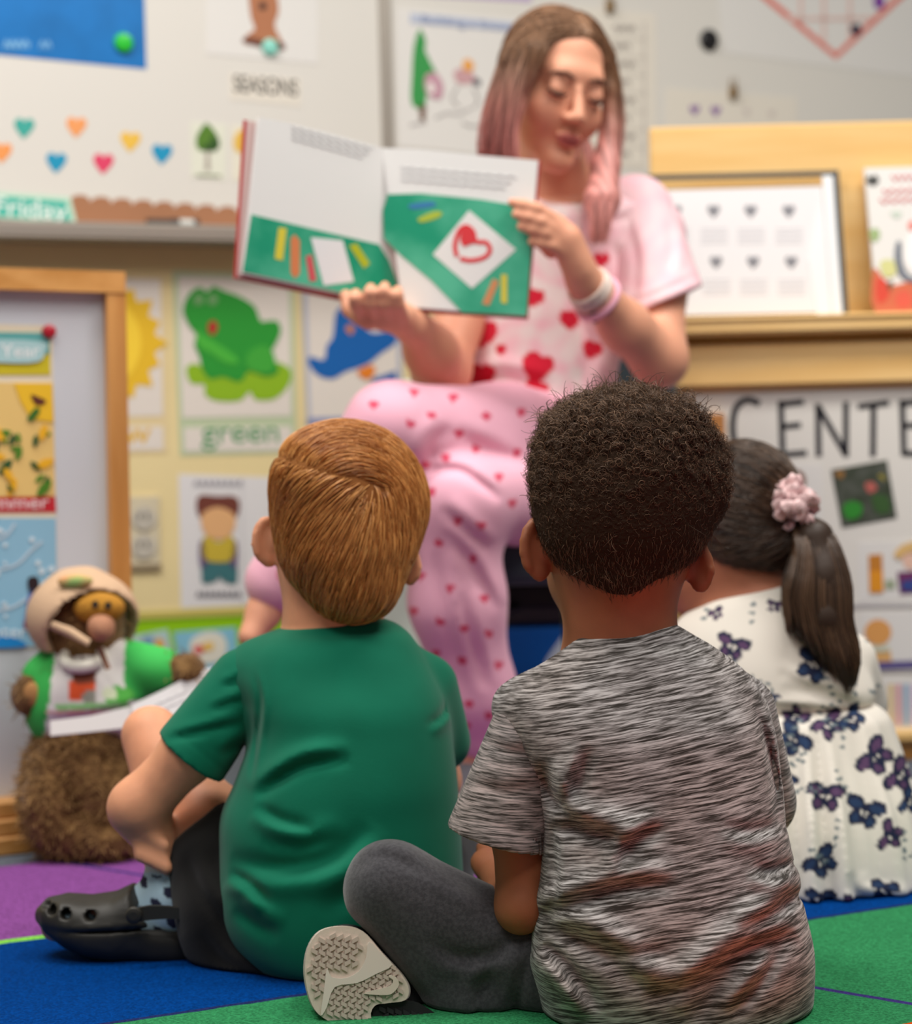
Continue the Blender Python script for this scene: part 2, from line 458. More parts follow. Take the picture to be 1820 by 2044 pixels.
# classroom rug: colour blocks in rows parallel to the wall
def rug_material():
    m = bpy.data.materials.new('rug_pile'); m.use_nodes = True; nt = m.node_tree; b = nt.nodes['Principled BSDF']; N = nt.nodes.new; L = nt.links.new
    b.inputs['Roughness'].default_value = .95; b.inputs['Specular IOR Level'].default_value = .03
    tc = N('ShaderNodeTexCoord'); sp = N('ShaderNodeSeparateXYZ'); L(tc.outputs['Object'], sp.inputs[0])
    def lt(sock, v):
        q = N('ShaderNodeMath'); q.operation = 'LESS_THAN'; L(sock, q.inputs[0]); q.inputs[1].default_value = v; return q.outputs[0]
    def mth(op, a, bb):
        q = N('ShaderNodeMath'); q.operation = op
        for i, x in enumerate((a, bb)):
            if isinstance(x, (int, float)): q.inputs[i].default_value = x
            else: L(x, q.inputs[i])
        return q.outputs[0]
    def mixc(fac, a, c):
        q = N('ShaderNodeMix'); q.data_type = 'RGBA'; L(fac, q.inputs[0])
        if isinstance(a, tuple): q.inputs[6].default_value = (*lin(a), 1)
        else: L(a, q.inputs[6])
        q.inputs[7].default_value = (*lin(c), 1); return q.outputs[2]
    y = sp.outputs['Y']; x = sp.outputs['X']       # object space: y = distance across the rows, far edge at 0
    wob = N('ShaderNodeTexNoise'); wob.inputs['Scale'].default_value = 40; L(tc.outputs['Object'], wob.inputs['Vector'])
    y2 = mth('ADD', y, mth('MULTIPLY', mth('SUBTRACT', wob.outputs['Fac'], .5), .006))
    col = mixc(lt(y2, -.427), (134, 76, 146), (0, 58, 128))           # purple row, then blue
    col = mixc(mth('MULTIPLY', lt(y2, -.415), mth('SUBTRACT', 1.0, lt(y2, -.432))), col, (132, 214, 78))   # lime seam
    col = mixc(lt(y2, -.806), col, (50, 132, 84))                      # green row
    col = mixc(mth('MULTIPLY', lt(y2, -.803), mth('SUBTRACT', 1.0, lt(y2, -.811))), col, (34, 44, 92))
    col = mixc(lt(y2, -1.19), col, (220, 84, 22)); col = mixc(lt(y2, -1.56), col, (110, 70, 130))                      # red-orange row toward the viewer
    # the slanting navy seams
    ang = math.radians(-39 - 25); cx, sx = math.cos(ang), math.sin(ang)
    for (px, py), lo, hi in (((160, 1738), -.427, .1), ((1720, 2003), -9, -.806)):
        g = G(px, py); u0 = g.dot(U); v0 = g.dot(VV) - 2.705
        w = mth('ADD', mth('MULTIPLY', mth('SUBTRACT', x, u0), -sx), mth('MULTIPLY', mth('SUBTRACT', y2, v0), cx))
        q = lt(mth('ABSOLUTE', w, 0.0), .0045)
        q = mth('MULTIPLY', q, mth('MULTIPLY', lt(y, hi), mth('SUBTRACT', 1.0, lt(y, lo))))
        col = mixc(q, col, (62, 52, 118))
    nz = N('ShaderNodeTexNoise'); nz.inputs['Scale'].default_value = 330; nz.inputs['Detail'].default_value = 2; L(tc.outputs['Object'], nz.inputs['Vector'])
    mu = N('ShaderNodeMix'); mu.data_type = 'RGBA'; mu.blend_type = 'MULTIPLY'; L(col, mu.inputs[6]); mu.inputs[0].default_value = 1.0
    rp = N('ShaderNodeMapRange'); rp.inputs[1].default_value = .3; rp.inputs[2].default_value = .7; rp.inputs[3].default_value = .55; rp.inputs[4].default_value = 1.15
    L(nz.outputs['Fac'], rp.inputs[0]); L(rp.outputs[0], mu.inputs[7]); L(mu.outputs[2], b.inputs['Base Color'])
    bp = N('ShaderNodeBump'); bp.inputs['Strength'].default_value = .8; bp.inputs['Distance'].default_value = .004
    L(nz.outputs['Fac'], bp.inputs['Height']); L(bp.outputs[0], b.inputs['Normal'])
    return m
RUG_T = .008
V = []; 
hu, d0, d1 = 1.9, -2.3, 0.0
vv = np.array([(u, v, z) for z in (0, RUG_T) for u, v in ((-hu, d0), (hu, d0), (hu, d1), (-hu, d1))], float)
rug = mk('rug', vv, [(3, 2, 1, 0), (4, 5, 6, 7), (0, 1, 5, 4), (1, 2, 6, 5), (2, 3, 7, 6), (3, 0, 4, 7)], rug_material(), origin=(0, 0, 0))
rug.location = Vector(uv(0, 2.705)); rug.rotation_euler = (0, 0, TH)
tag(rug, 'classroom rug with rows of purple, blue and green blocks under the seated children', 'rug')

# ================================================================ whiteboards and what hangs on them
zt = WB.px(250, 462)[2]
def wb_panel(name, x0, x1, label):
    root = empty(name, WB.px((x0 + x1) / 2, 460, -.02)); tag(root, label, 'whiteboard', 'whiteboards on the back wall')
    a, b = WB.px(x0, 460), WB.px(x1, 460); ua, ub = a.dot(U), b.dot(U)
    V, f = boxv(uv((ua + ub) / 2, 3.65, (zt + 1.9) / 2), ((ub - ua) / 2, .01, (1.9 - zt) / 2), RW, .001); mk('panel', V, f, M_board, root)
    V, f = boxv(uv(ub, 3.646, (zt + 1.9) / 2), (.012, .014, (1.9 - zt) / 2), RW, .002); mk('frame_strip', V, f, M_alu, root)
    # tray under the board: back lip, shelf, rounded nose
    V, f = boxv(uv((ua + ub) / 2, 3.615, zt - .012), ((ub - ua) / 2, .045, .012), RW, .004); t = mk('marker_tray', V, f, M_alu, root)
    V, f = boxv(uv((ua + ub) / 2, 3.572, zt - .002), ((ub - ua) / 2, .004, .010), RW, .002); mk('tray_lip', V, f, M_alu, t)
wb_panel('whiteboard', -420, 778, 'white marker board with paper hearts and a scalloped border')
wb_panel('whiteboard', 782, 2600, 'white marker board behind the seated teacher and wooden display')

P_white = paper('paper_white', (226, 224, 220)); P_cream = paper('paper_cream', (228, 222, 210))
def sheet(name, pl, pts, m, label, cat='poster', off=0.0, group=None, t=.001):
    o = flat(name, pl, pts, m, None, off, t); return tag(o, label, cat, group)
D1 = .0012
# blue poster
o = sheet('poster', WB, [(-60, -60), (286, -60), (292, 138), (-60, 104)], mat('blue_card', (22, 116, 190), rough=.35, var=.12, vscale=14), 'glossy blue poster above the paper hearts')
strokes('lettering', WB, [[(8 + i * 13, 98 - i * .6), (12 + i * 13, 80), (17 + i * 13, 96), (19 + i * 13, 84)] for i in range(4)] + [[(80 + i * 12, 96), (84 + i * 12, 82), (89 + i * 12, 96)] for i in range(2)], 4, ink((120, 176, 220)), o, D1)
def magnet(x, y, r, rgb, label, t=.010, pl=WB, off=.0012):
    V, f = disc_on(pl, x, y, r, t, off=off); q = mk('magnet', V, f, mat('magnet_%d_%d_%d' % rgb, rgb, rough=.3, spec=.5)); tag(q, label, 'magnet', 'round magnets'); return q
magnet(246, 86, 19, (36, 196, 52), 'green round magnet on the blue poster')
# animal picture
o = sheet('picture_sheet', WB, [(410, -60), (634, -60), (634, 128), (412, 108)], P_white, 'white sheet with a brown animal drawing above the seasons card', 'picture')
flat('drawing', WB, [(500, -20), (545, -22), (556, 20), (548, 50), (560, 78), (566, 92), (545, 96), (520, 92), (486, 86), (492, 70), (508, 58), (500, 30)], ink((178, 118, 84)), o, D1, curve=4)
flat('drawing_base', WB, [(486, 84), (494, 74), (530, 82), (562, 84), (568, 98), (540, 98)], ink((110, 66, 52)), o, D1 + .0006, curve=3)
flat('drawing_face', WB, [(520, 4), (530, 8), (530, 18), (518, 18)], ink((60, 40, 36)), o, D1 + .0008, curve=3)
magnet(538, 95, 17, (140, 216, 200), 'pale turquoise magnet under the brown animal drawing')
o = sheet('word_card', WB, [(458, 146), (600, 158), (600, 212), (458, 198)], P_cream, 'white card lettered SEASONS on the marker board', 'card')
text('lettering', 'SEASONS', WB, 466, 182, 594, 192, 34, ink((34, 32, 34)), o, D1 + .0005, bold=.006)
# paper hearts
HP = [(0, -.62), (.2, -.86), (.52, -.95), (.84, -.78), (.98, -.42), (.86, -.02), (.55, .42), (.22, .78), (0, 1.0)]
HP = np.array(HP + [(-x, y) for x, y in HP[-2:0:-1]])
def heart(x, y, r, rot=0.0):
    c, s = math.cos(rot), math.sin(rot); return [(x + r * (px * c - py * s), y + r * (px * s + py * c)) for px, py in HP]
for x, y, rgb, lab in ((48, 256, (64, 170, 158), 'teal paper heart at the upper end of the heart row'), (152, 254, (240, 160, 98), 'orange paper heart between the teal and yellow hearts'),
                       (3, 305, (240, 156, 88), 'orange paper heart cut by the picture edge'), (112, 325, (26, 150, 190), 'blue paper heart beside the crimson heart'),
                       (206, 327, (222, 66, 104), 'crimson paper heart on the marker board'), (260, 283, (234, 190, 76), 'yellow paper heart above the crimson heart'),
                       (323, 308, (22, 148, 192), 'blue paper heart beside the tree card')):
    o = flat('paper_heart', WB, heart(x, y, 21, .06), mat('heart_%d_%d_%d' % rgb, rgb, rough=.6), None, 0, .001); tag(o, lab, 'paper heart', 'paper hearts on the marker board')
o = sheet('picture_card', WB, [(380, 243), (452, 249), (450, 360), (382, 354)], paper('card_greenish', (224, 226, 210)), 'small card with a green leafy tree picture', 'card', group='season picture cards')
flat('tree_crown', WB, [(412, 246), (428, 262), (438, 284), (432, 300), (412, 302), (394, 296), (392, 274), (402, 256)], ink((86, 128, 44)), o, D1, curve=4)
flat('tree_shade', WB, [(424, 270), (437, 286), (431, 299), (412, 300), (404, 290), (418, 286)], ink((48, 84, 36)), o, D1 + .0005, curve=4)
flat('tree_trunk', WB, [(411, 300), (417, 300), (419, 340), (409, 340)], ink((170, 160, 150)), o, D1)
flat('ground_line', WB, [(392, 348), (440, 350), (440, 354), (392, 352)], ink((120, 130, 100)), o, D1)
o = sheet('picture_card', WB, [(462, 250), (532, 256), (530, 366), (464, 360)], paper('card_yellowish', (228, 224, 206)), 'small card with a yellow tree picture behind the open book', 'card', group='season picture cards')
flat('tree_crown', WB, [(488, 258), (506, 272), (508, 296), (490, 306), (470, 300), (466, 280), (474, 264)], ink((226, 184, 80)), o, D1, curve=4)
flat('tree_trunk', WB, [(486, 304), (492, 304), (494, 346), (484, 346)], ink((150, 120, 90)), o, D1)
# scalloped border
top = []
for i in range(9):
    x0 = 138 + i * 42
    for k in range(8): a = math.pi * k / 8; top.append((x0 + 21 - 21 * math.cos(a), 402 + i * 3.2 - 13 * math.sin(a)))
o = flat('scalloped_border', WB, top + [(516, 478), (138, 446)], paper('border_brown', (168, 118, 86)), None, 0, .0012); tag(o, 'brown scalloped paper border along the marker tray', 'border')
o = sheet('day_card', WB, [(-90, 376), (140, 394), (152, 442), (146, 446), (-90, 430)], paper('card_mint', (196, 226, 206)), 'mint day card lettered Friday above the tray', 'card', off=.002)
flat('teal_panel', WB, [(-90, 384), (132, 402), (142, 440), (-90, 426)], ink((74, 184, 166)), o, .002 + D1)
text('lettering', 'Friday', WB, -12, 428, 134, 440, 38, ink((238, 244, 240)), o, .002 + 2 * D1, bold=.006)
# markers on the tray
def marker(x, y, rgb, L, label):
    c = Plane(uv(0, 3.595), U, (0, 0, 1)).px(x, y); c[2] = zt + .0105
    root = empty('marker', c); tag(root, label, 'marker', 'markers on the tray')
    V, f = tube([c + U * (-L), c + U * (L * .5)], .0095, 12); mk('barrel', V, f, mat('marker_%d_%d_%d' % rgb, rgb, rough=.4), root)
    V, f = tube([c + U * (L * .5), c + U * L, c + U * (L * 1.05)], [.0105, .0105, .007], 12); mk('cap', V, f, mat('marker_cap', (28, 28, 30), rough=.4), root)
marker(325, 447, (52, 40, 34), .03, 'dark brown marker on the tray, nearest the Friday card')
marker(375, 452, (200, 204, 200), .02, 'pale marker with black cap on the tray')
# snow poster
o = sheet('poster', WB, [(790, 16), (1100, 44), (1100, 322), (794, 292)], P_white, 'white snow-day poster with a green tree beside the teacher', 'poster')
flat('title_band', WB, [(818, 26), (1060, 48), (1060, 66), (818, 46)], ink((188, 196, 214)), o, D1)
text('lettering', 'Building a Snowman', WB, 842, 46, 1062, 66, 17, ink((112, 130, 172)), o, 2 * D1)
flat('tree', WB, [(838, 58), (850, 84), (848, 100), (862, 130), (872, 150), (866, 160), (852, 162), (848, 212), (822, 208), (822, 150), (826, 92)], ink((58, 152, 78)), o, D1, curve=3)
flat('tree_trunk', WB, [(836, 208), (850, 211), (848, 242), (838, 240)], ink((112, 78, 58)), o, D1)
flat('child_figure', WB, [(850, 150), (870, 146), (884, 170), (880, 196), (860, 194), (848, 176)], ink((196, 150, 166)), o, D1 + .001, curve=4)
flat('child_face', WB, [(852, 168), (864, 166), (868, 182), (856, 186)], ink((232, 224, 220)), o, D1 + .0014, curve=4)
flat('child_figure', WB, [(906, 142), (926, 136), (944, 146), (946, 164), (918, 168), (908, 158)], ink((202, 160, 164)), o, D1, curve=4)
flat('hat', WB, [(924, 122), (936, 118), (946, 130), (940, 142), (926, 140)], ink((232, 166, 86)), o, D1 + .0005, curve=4)
flat('mitten', WB, [(944, 158), (956, 158), (958, 170), (946, 170)], ink((74, 74, 88)), o, D1, curve=3)
strokes('snow_lines', WB, [[(868, 236), (892, 226), (916, 228), (938, 216)], [(922, 244), (940, 252), (966, 250)], [(818, 250), (850, 244)], [(914, 172), (902, 196), (916, 214)], [(944, 176), (954, 200), (944, 216)]], 5, ink((176, 172, 170)), o, D1)
# word chart
o = sheet('word_chart', WB, [(1150, 14), (1308, 28), (1308, 340), (1150, 326)], P_cream, 'tall white word chart behind the teacher\'s hair', 'chart')
for i in range(8):
    y = 58 + i * 36
    strokes('lettering', WB, [[(1224 + k * 11, y + (k % 2) * 5), (1230 + k * 11, y - 6), (1234 + k * 11, y + 5)] for k in range(4 - i % 2)], 4, ink((156, 148, 142)), o, D1)
    flat('row_line', WB, [(1160, y + 17), (1290, y + 19), (1290, y + 21), (1160, y + 19)], ink((204, 198, 190)), o, D1)
flat('edge_line', WB, [(1284, 44), (1287, 44), (1287, 320), (1284, 320)], ink((190, 182, 176)), o, D1)
def clip(x, y, label):
    root = empty('bulldog_clip', WB.px(x, y)); tag(root, label, 'clip', 'wall clips')
    m = mat('clip_brass', (150, 122, 84), rough=.35, metal=.5, spec=.5)
    V, f = boxv(WB.px(x, y, .008), (.008, .007, .012), RW, .002); mk('jaw', V, f, m, root)
    V, f = tube([WB.px(x - 4, y - 8, .012), WB.px(x - 5, y - 28, .01), WB.px(x + 5, y - 28, .01), WB.px(x + 4, y - 8, .012)], .0016, 6); mk('handle', V, f, m, root)
clip(1218, 12, 'brass clip above the word chart')
clip(1464, 184, 'brass clip holding the purple-dotted sheet')
magnet(1414, 80, 21, (32, 30, 32), 'black round magnet beside the red diamond sheet')
o = sheet('drawing_sheet', WB, [(1428, -60), (1960, -60), (1960, 172), (1444, 106)], P_white, 'large white sheet with a red diamond grid drawing', 'drawing')
strokes('diamond', WB, [[(1488, -38), (1668, 112), (1830, -38)]], 13, ink((226, 126, 112)), o, D1, smooth=0)
strokes('grid_lines', WB, [[(1598, -20), (1598, 46)], [(1644, -20), (1644, 84)], [(1696, -20), (1696, 80)], [(1570, 38), (1740, 36)]], 7, ink((228, 196, 188)), o, D1 + .0004, smooth=0)
flat('purple_mark', WB, [(1746, -10), (1762, -8), (1764, 12), (1750, 18), (1744, 6)], ink((128, 62, 160)), o, D1 + .001, curve=3)
flat('navy_mark', WB, [(1696, 52), (1714, 48), (1718, 64), (1704, 72)], ink((62, 56, 74)), o, D1 + .001, curve=3)
o = sheet('drawing_sheet', WB, [(1330, 176), (1590, 196), (1590, 300), (1330, 280)], P_cream, 'white sheet with purple dots above the wooden display', 'drawing', off=.0)
for i, x in enumerate((1386, 1428)):
    flat('purple_dot', WB, heart(x, 220 + i * 2, 10), ink((140, 104, 164)), o, D1)
for i, x in enumerate((1490, 1540)):
    flat('grey_mark', WB, heart(x, 224 + i * 3, 7), ink((206, 196, 190)), o, D1)

# ================================================================ posters on the lower wall
def colour_poster(x0, x1, y0, y1, border, panel, word, wx, wcol, label, dy=0):
    o = flat('colour_poster', WALL, [(x0, y0), (x1, y0 + 8), (x1 + 5, y1 - 4), (x0 + 15, y1 + 2)], paper('poster_border_%d' % x0, border), None, 0, .0012); tag(o, label, 'poster', 'colour word posters')
    flat('picture_panel', WALL, [(x0 + 12, y0 + 12), (x1 - 10, y0 + 18), (x1 - 5, y1 - 78), (x0 + 20, y1 - 74)], panel, o, D1)
    flat('word_panel', WALL, [(x0 + 22, y1 - 54), (x1 - 5, y1 - 57), (x1 - 4, y1 - 10), (x0 + 24, y1 - 7)], panel, o, D1)
    if word: text('lettering', word, WALL, wx[0], wx[2], wx[1], wx[2] - 2, 46, ink(wcol), o, 2 * D1, bold=.006)
    return o
Pp = paper('poster_panel', (222, 214, 206))
o = colour_poster(120, 330, 540, 908, (222, 202, 156), Pp, 'yellow', (104, 302, 886), (222, 176, 42), 'poster of a yellow sun half hidden by the easel')
sun = []
for k in range(36):
    a = 2 * math.pi * k / 36; r = (105 if k % 2 else 122) + (8 if k % 4 == 0 else 0); sun.append((205 + r * math.cos(a), 685 + r * 1.03 * math.sin(a)))
flat('sun_rays', WALL, sun, ink((228, 184, 44)), o, 2 * D1)
flat('sun_disc', WALL, [(190 + 92 * math.cos(2 * math.pi * k / 40), 685 + 98 * math.sin(2 * math.pi * k / 40)) for k in range(40)], ink((244, 206, 62)), o, 3 * D1)
o = colour_poster(344, 586, 540, 908, (184, 198, 164), Pp, 'green', (402, 556, 884), (62, 146, 86), 'poster of a green frog sitting on a lily pad')
flat('lily_pad', WALL, [(372, 734), (392, 726), (420, 742), (480, 745), (540, 722), (578, 736), (576, 768), (548, 796), (510, 798), (498, 782), (478, 800), (430, 800), (408, 786), (408, 768), (380, 764)], ink((138, 180, 34)), o, 2 * D1, curve=4)
flat('frog', WALL, [(370, 600), (384, 580), (402, 574), (412, 582), (426, 572), (446, 580), (478, 592), (508, 612), (520, 640), (536, 640), (554, 642), (560, 662), (548, 690), (540, 704), (548, 720), (556, 740), (532, 752), (498, 740), (478, 762), (446, 752), (420, 756), (404, 738), (398, 712), (388, 688), (392, 668), (378, 650), (366, 624)], ink((42, 148, 52)), o, 3 * D1, curve=4)
flat('frog_belly', WALL, [(392, 660), (404, 668), (440, 690), (470, 712), (474, 726), (450, 724), (418, 704), (396, 690)], ink((72, 176, 60)), o, 4 * D1, curve=4)
flat('frog_haunch', WALL, [(500, 700), (530, 690), (548, 712), (540, 742), (510, 744), (490, 726)], ink((64, 164, 58)), o, 4 * D1, curve=4)
flat('frog_mouth', WALL, [(416, 646), (428, 640), (434, 654), (426, 668), (416, 662)], ink((176, 44, 44)), o, 4 * D1, curve=4)
for x in (396, 424): flat('frog_eye', WALL, [(x - 10, 598), (x, 586), (x + 10, 594), (x + 8, 606), (x - 6, 608)], ink((112, 160, 104)), o, 4 * D1, curve=4)
o = colour_poster(600, 800, 552, 908, (176, 180, 196), Pp, None, None, None, 'poster of a blue bird under the open book')
flat('rule', WALL, [(612, 834), (790, 832), (790, 844), (612, 846)], ink((136, 144, 184)), o, 2 * D1)
flat('bird', WALL, [(672, 620), (700, 612), (720, 640), (742, 664), (786, 660), (790, 684), (760, 706), (738, 724), (716, 734), (690, 742), (664, 756), (636, 750), (618, 730), (618, 712), (646, 718), (652, 690), (664, 672)], ink((22, 96, 172)), o, 2 * D1, curve=4)
flat('bird_wing', WALL, [(744, 756), (790, 740), (792, 772), (742, 770)], ink((22, 90, 166)), o, 2 * D1)
flat('bird_beak', WALL, [(712, 742), (742, 728), (748, 742), (734, 758)], ink((226, 128, 40)), o, 3 * D1, curve=3)
flat('bird_eye', WALL, [(690, 656), (698, 648), (706, 656), (700, 668)], ink((210, 130, 60)), o, 3 * D1, curve=3)
# child card
o = sheet('picture_card', WALL, [(356, 946), (572, 954), (572, 1204), (361, 1214)], paper('card_cool', (220, 218, 220)), 'white card with a cartoon child picture above the lime strip', 'card')
flat('fold_line', WALL, [(482, 952), (484, 952), (486, 1208), (484, 1208)], ink((196, 194, 198)), o, D1)
flat('hair', WALL, [(392, 1000), (402, 988), (434, 990), (466, 990), (478, 1004), (474, 1030), (462, 1032), (434, 1014), (406, 1034), (394, 1026)], ink((112, 60, 50)), o, D1, curve=4)
flat('face', WALL, [(404, 1026), (434, 1012), (466, 1026), (468, 1054), (450, 1074), (422, 1074), (404, 1056)], ink((222, 172, 122)), o, 2 * D1, curve=4)
flat('shirt', WALL, [(410, 1070), (436, 1082), (462, 1070), (470, 1100), (458, 1120), (416, 1120), (402, 1100)], ink((196, 172, 60)), o, 3 * D1, curve=4)
for x, w in ((404, -1), (468, 1)): flat('sleeve', WALL, [(x, 1076), (x + 6 * w, 1090), (x + 4 * w, 1130), (x - 8 * w, 1126), (x - 4 * w, 1090)], ink((98, 74, 118)), o, 3 * D1, curve=3)
flat('trousers', WALL, [(408, 1118), (466, 1118), (474, 1150), (468, 1166), (442, 1158), (438, 1150), (430, 1160), (406, 1164), (402, 1146)], ink((62, 112, 118)), o, 2 * D1, curve=3)
for k, (y, w) in enumerate(((966, 100), (1188, 90))):
    strokes('lettering', WALL, [[(438 - w / 2 + i * w / 8, y + 5), (442 - w / 2 + i * w / 8, y - 6), (446 - w / 2 + i * w / 8, y + 5)] for i in range(8)], 4.5, ink((150, 148, 156) if k == 0 else (96, 94, 104)), o, D1)
# socket plate
root = empty('wall_socket', WALL.px(286, 1062)); tag(root, 'cream double wall socket between easel and child card', 'wall socket')
flat('plate', WALL, [(250, 992), (316, 990), (318, 1130), (256, 1134)], mat('socket_plate', (206, 196, 170), rough=.4), root, 0, .006)
for y in (1034, 1090):
    V, f = disc_on(WALL, 286, y, 24, .004, dome=False, off=.006); q = mk('outlet', V, f, mat('socket_face', (190, 184, 172), rough=.4), root)
    for dx in (-8, 8): flat('slot', WALL, [(284 + dx, y - 10), (288 + dx, y - 10), (288 + dx, y + 4), (284 + dx, y + 4)], ink((70, 64, 56)), q, .0101, .0006)
flat('plate_shadow', WALL, [(254, 1126), (320, 1124), (320, 1136), (254, 1138)], mat('socket_shadow_tint', (150, 134, 108), rough=.6), root, .0, .008)  # darker strip paints the shadow along the plate's lower edge
# lime strip with small cards
o = sheet('bulletin_strip', WALL, [(150, 1238), (640, 1216), (640, 1480), (150, 1500)], paper('lime_card', (142, 196, 18)), 'lime green bulletin strip low on the wall behind the bear', 'bulletin')
flat('rail', WALL, [(150, 1226), (640, 1206), (640, 1220), (150, 1242)], mat('khaki_rail', (196, 184, 98), rough=.6), o, 0, .004)
o = sheet('picture_card', WALL, [(240, 1274), (334, 1256), (352, 1340), (244, 1352)], paper('card_sky', (176, 204, 206)), 'tilted small picture card on the lime strip beside the bear', 'card', off=.0015)
for p, c in (([(264, 1284), (284, 1282), (300, 1296), (296, 1306), (272, 1302)], (212, 134, 92)), ([(310, 1276), (324, 1276), (328, 1292), (314, 1298)], (222, 164, 80)), ([(284, 1272), (304, 1270), (306, 1284), (290, 1286)], (120, 156, 186)), ([(290, 1306), (326, 1318), (330, 1330), (300, 1322)], (196, 180, 120))):
    flat('picture', WALL, p, ink(c), o, .0015 + D1, curve=3)
o = sheet('picture_card', WALL, [(346, 1262), (470, 1252), (476, 1330), (360, 1340)], paper('card_sky2', (132, 190, 214)), 'sky blue picture card on the lime strip beside the green-shirted boy', 'card', off=.0015)
for p, c in (([(378, 1290), (390, 1270), (420, 1260), (446, 1270), (452, 1300), (430, 1322), (392, 1320)], (224, 220, 206)), ([(386, 1292), (404, 1288), (404, 1304), (390, 1304)], (214, 96, 96)), ([(404, 1286), (424, 1282), (424, 1296), (406, 1298)], (230, 188, 90))):
    flat('picture', WALL, p, ink(c), o, .0015 + D1 * (1 if c[0] == 224 else 2), curve=4)

# ================================================================ easel with the seasons poster
EP = Plane(uv(0, 2.86), U, (0, 0, 1))
M_oak = wood('honey_wood', (214, 158, 92), (196, 138, 72), (.6, 6, 6))
M_oakv = wood('honey_wood_upright', (214, 156, 90), (194, 134, 70), (6, 6, .6))
root = empty('easel', [EP.px(40, 1690)[0], EP.px(40, 1690)[1], 0]); tag(root, 'wooden easel board with a seasons poster beside the bear', 'easel')
flat('board', EP, [(-300, 560), (232, 570), (262, 1640), (-300, 1640)], mat('easel_board', (208, 212, 218), rough=.25, spec=.5), root, -.012, .006)
flat('top_rail', EP, [(-300, 528), (238, 546), (240, 588), (-300, 572)], M_oak, root, -.015, .03)
flat('upright', EP, [(202, 548), (240, 546), (262, 1660), (222, 1660)], M_oakv, root, -.015, .028)
flat('upright', EP, [(-300, 530), (-262, 532), (-250, 1700), (-290, 1700)], M_oakv, root, -.015, .028)
# bottom trough of three boards
for y0, y1, dz in ((1592, 1626, .05), (1626, 1660, .056), (1660, 1700, .06)):
    a, b = EP.px(-300, y0), EP.px(262, y0); z0 = max(EP.px(0, y1)[2], 0.0); z1 = EP.px(0, y0)[2]
    V, f = boxv(uv((a.dot(U) + b.dot(U)) / 2, 2.86 - dz / 2 + .01, (z0 + z1) / 2), ((b.dot(U) - a.dot(U)) / 2, dz / 2, (z1 - z0) / 2), RW, .003); mk('trough_board', V, f, M_oak, root)
EQ = -.006
po = flat('seasons_poster', EP, [(-260, 640), (104, 650), (116, 1294), (-260, 1296)], paper('poster_edge', (226, 214, 190)), None, EQ, .001); tag(po, 'seasons of the year poster pinned to the easel', 'poster')
def ep(name, p, c, k=1, curve=0): return flat(name, EP, p, ink(c), po, EQ + D1 * k, curve=curve)
ep('year_panel', [(-260, 660), (99, 664), (100, 748), (-260, 750)], (204, 188, 40)); ep('year_sky', [(-260, 660), (99, 664), (98, 706), (-260, 700)], (96, 168, 166), 2)
ep('year_banner', [(-40, 680), (84, 682), (90, 700), (76, 722), (10, 724), (-40, 716)], (170, 206, 208), 3, 3)
text('lettering', 'Year', EP, 2, 712, 80, 712, 26, ink((236, 240, 240)), po, EQ + 4 * D1, bold=.006)
ep('summer_panel', [(-260, 762), (104, 764), (110, 992), (-260, 994)], (230, 196, 122)); ep('summer_sun', [(28, 765), (104, 766), (107, 842), (62, 838), (40, 800)], (236, 190, 46), 2)
rr = random.Random(4)
for k in range(26):
    x, y = rr.uniform(-30, 102), rr.uniform(852, 980); a = rr.uniform(0, 3.1); L = rr.uniform(10, 22); c, s = math.cos(a), math.sin(a); w = L * .45
    ep('leaf' if k % 3 else 'petal', [(x - L * c, y - L * s), (x - w * s, y + w * c), (x + L * c, y + L * s), (x + w * s, y - w * c)], ((58, 104, 42), (78, 128, 38), (44, 84, 44))[k % 3] if k % 3 else (236, 178, 40), 2 + (k % 4) * .4, 3)
ep('butterfly', [(62, 788), (76, 792), (92, 800), (84, 808), (70, 806)], (96, 48, 40), 3, 3); ep('leaf', [(54, 836), (70, 814), (80, 820), (66, 840)], (62, 108, 40), 3, 3)
ep('summer_band', [(-260, 992), (110, 990), (112, 1022), (-260, 1024)], (196, 40, 52)); text('lettering', 'Summer', EP, -58, 1016, 98, 1014, 26, ink((240, 214, 214)), po, EQ + 3 * D1, bold=.006)
ep('winter_panel', [(-260, 1034), (111, 1034), (115, 1290), (-260, 1292)], (140, 188, 214))
for k in range(16): x, y = rr.uniform(-20, 104), rr.uniform(1050, 1230); ep('snowflake', [(x + (4 + k % 4) * math.cos(t * 1.05), y + (4 + k % 4) * math.sin(t * 1.05)) for t in range(6)], (206, 224, 234), 2)
strokes('branches', EP, [[(-20, 1140), (30, 1128), (60, 1100), (84, 1080)], [(-20, 1080), (10, 1070), (30, 1044)], [(-20, 1220), (20, 1214), (60, 1190), (90, 1160)]], 5, ink((186, 206, 220)), po, EQ + 2 * D1)
ep('snowman_hat', [(56, 1154), (74, 1152), (78, 1170), (70, 1184), (58, 1180)], (44, 32, 36), 3, 3); ep('snowman_scarf', [(58, 1182), (72, 1182), (62, 1220), (58, 1252), (48, 1250)], (96, 110, 176), 3, 3); ep('snowman_mitten', [(48, 1240), (60, 1236), (62, 1252), (50, 1256)], (128, 54, 92), 4, 3)
ep('winter_drift', [(-40, 1270), (20, 1272), (50, 1284), (44, 1292), (-40, 1292)], (28, 132, 204), 3, 3); text('lettering', 'Winter', EP, -70, 1272, 54, 1272, 26, ink((214, 230, 240)), po, EQ + 4 * D1, bold=.006)
magnet(97, 662, 14, (176, 24, 44), 'red round magnet pinning the seasons poster', pl=EP, off=EQ + .001)

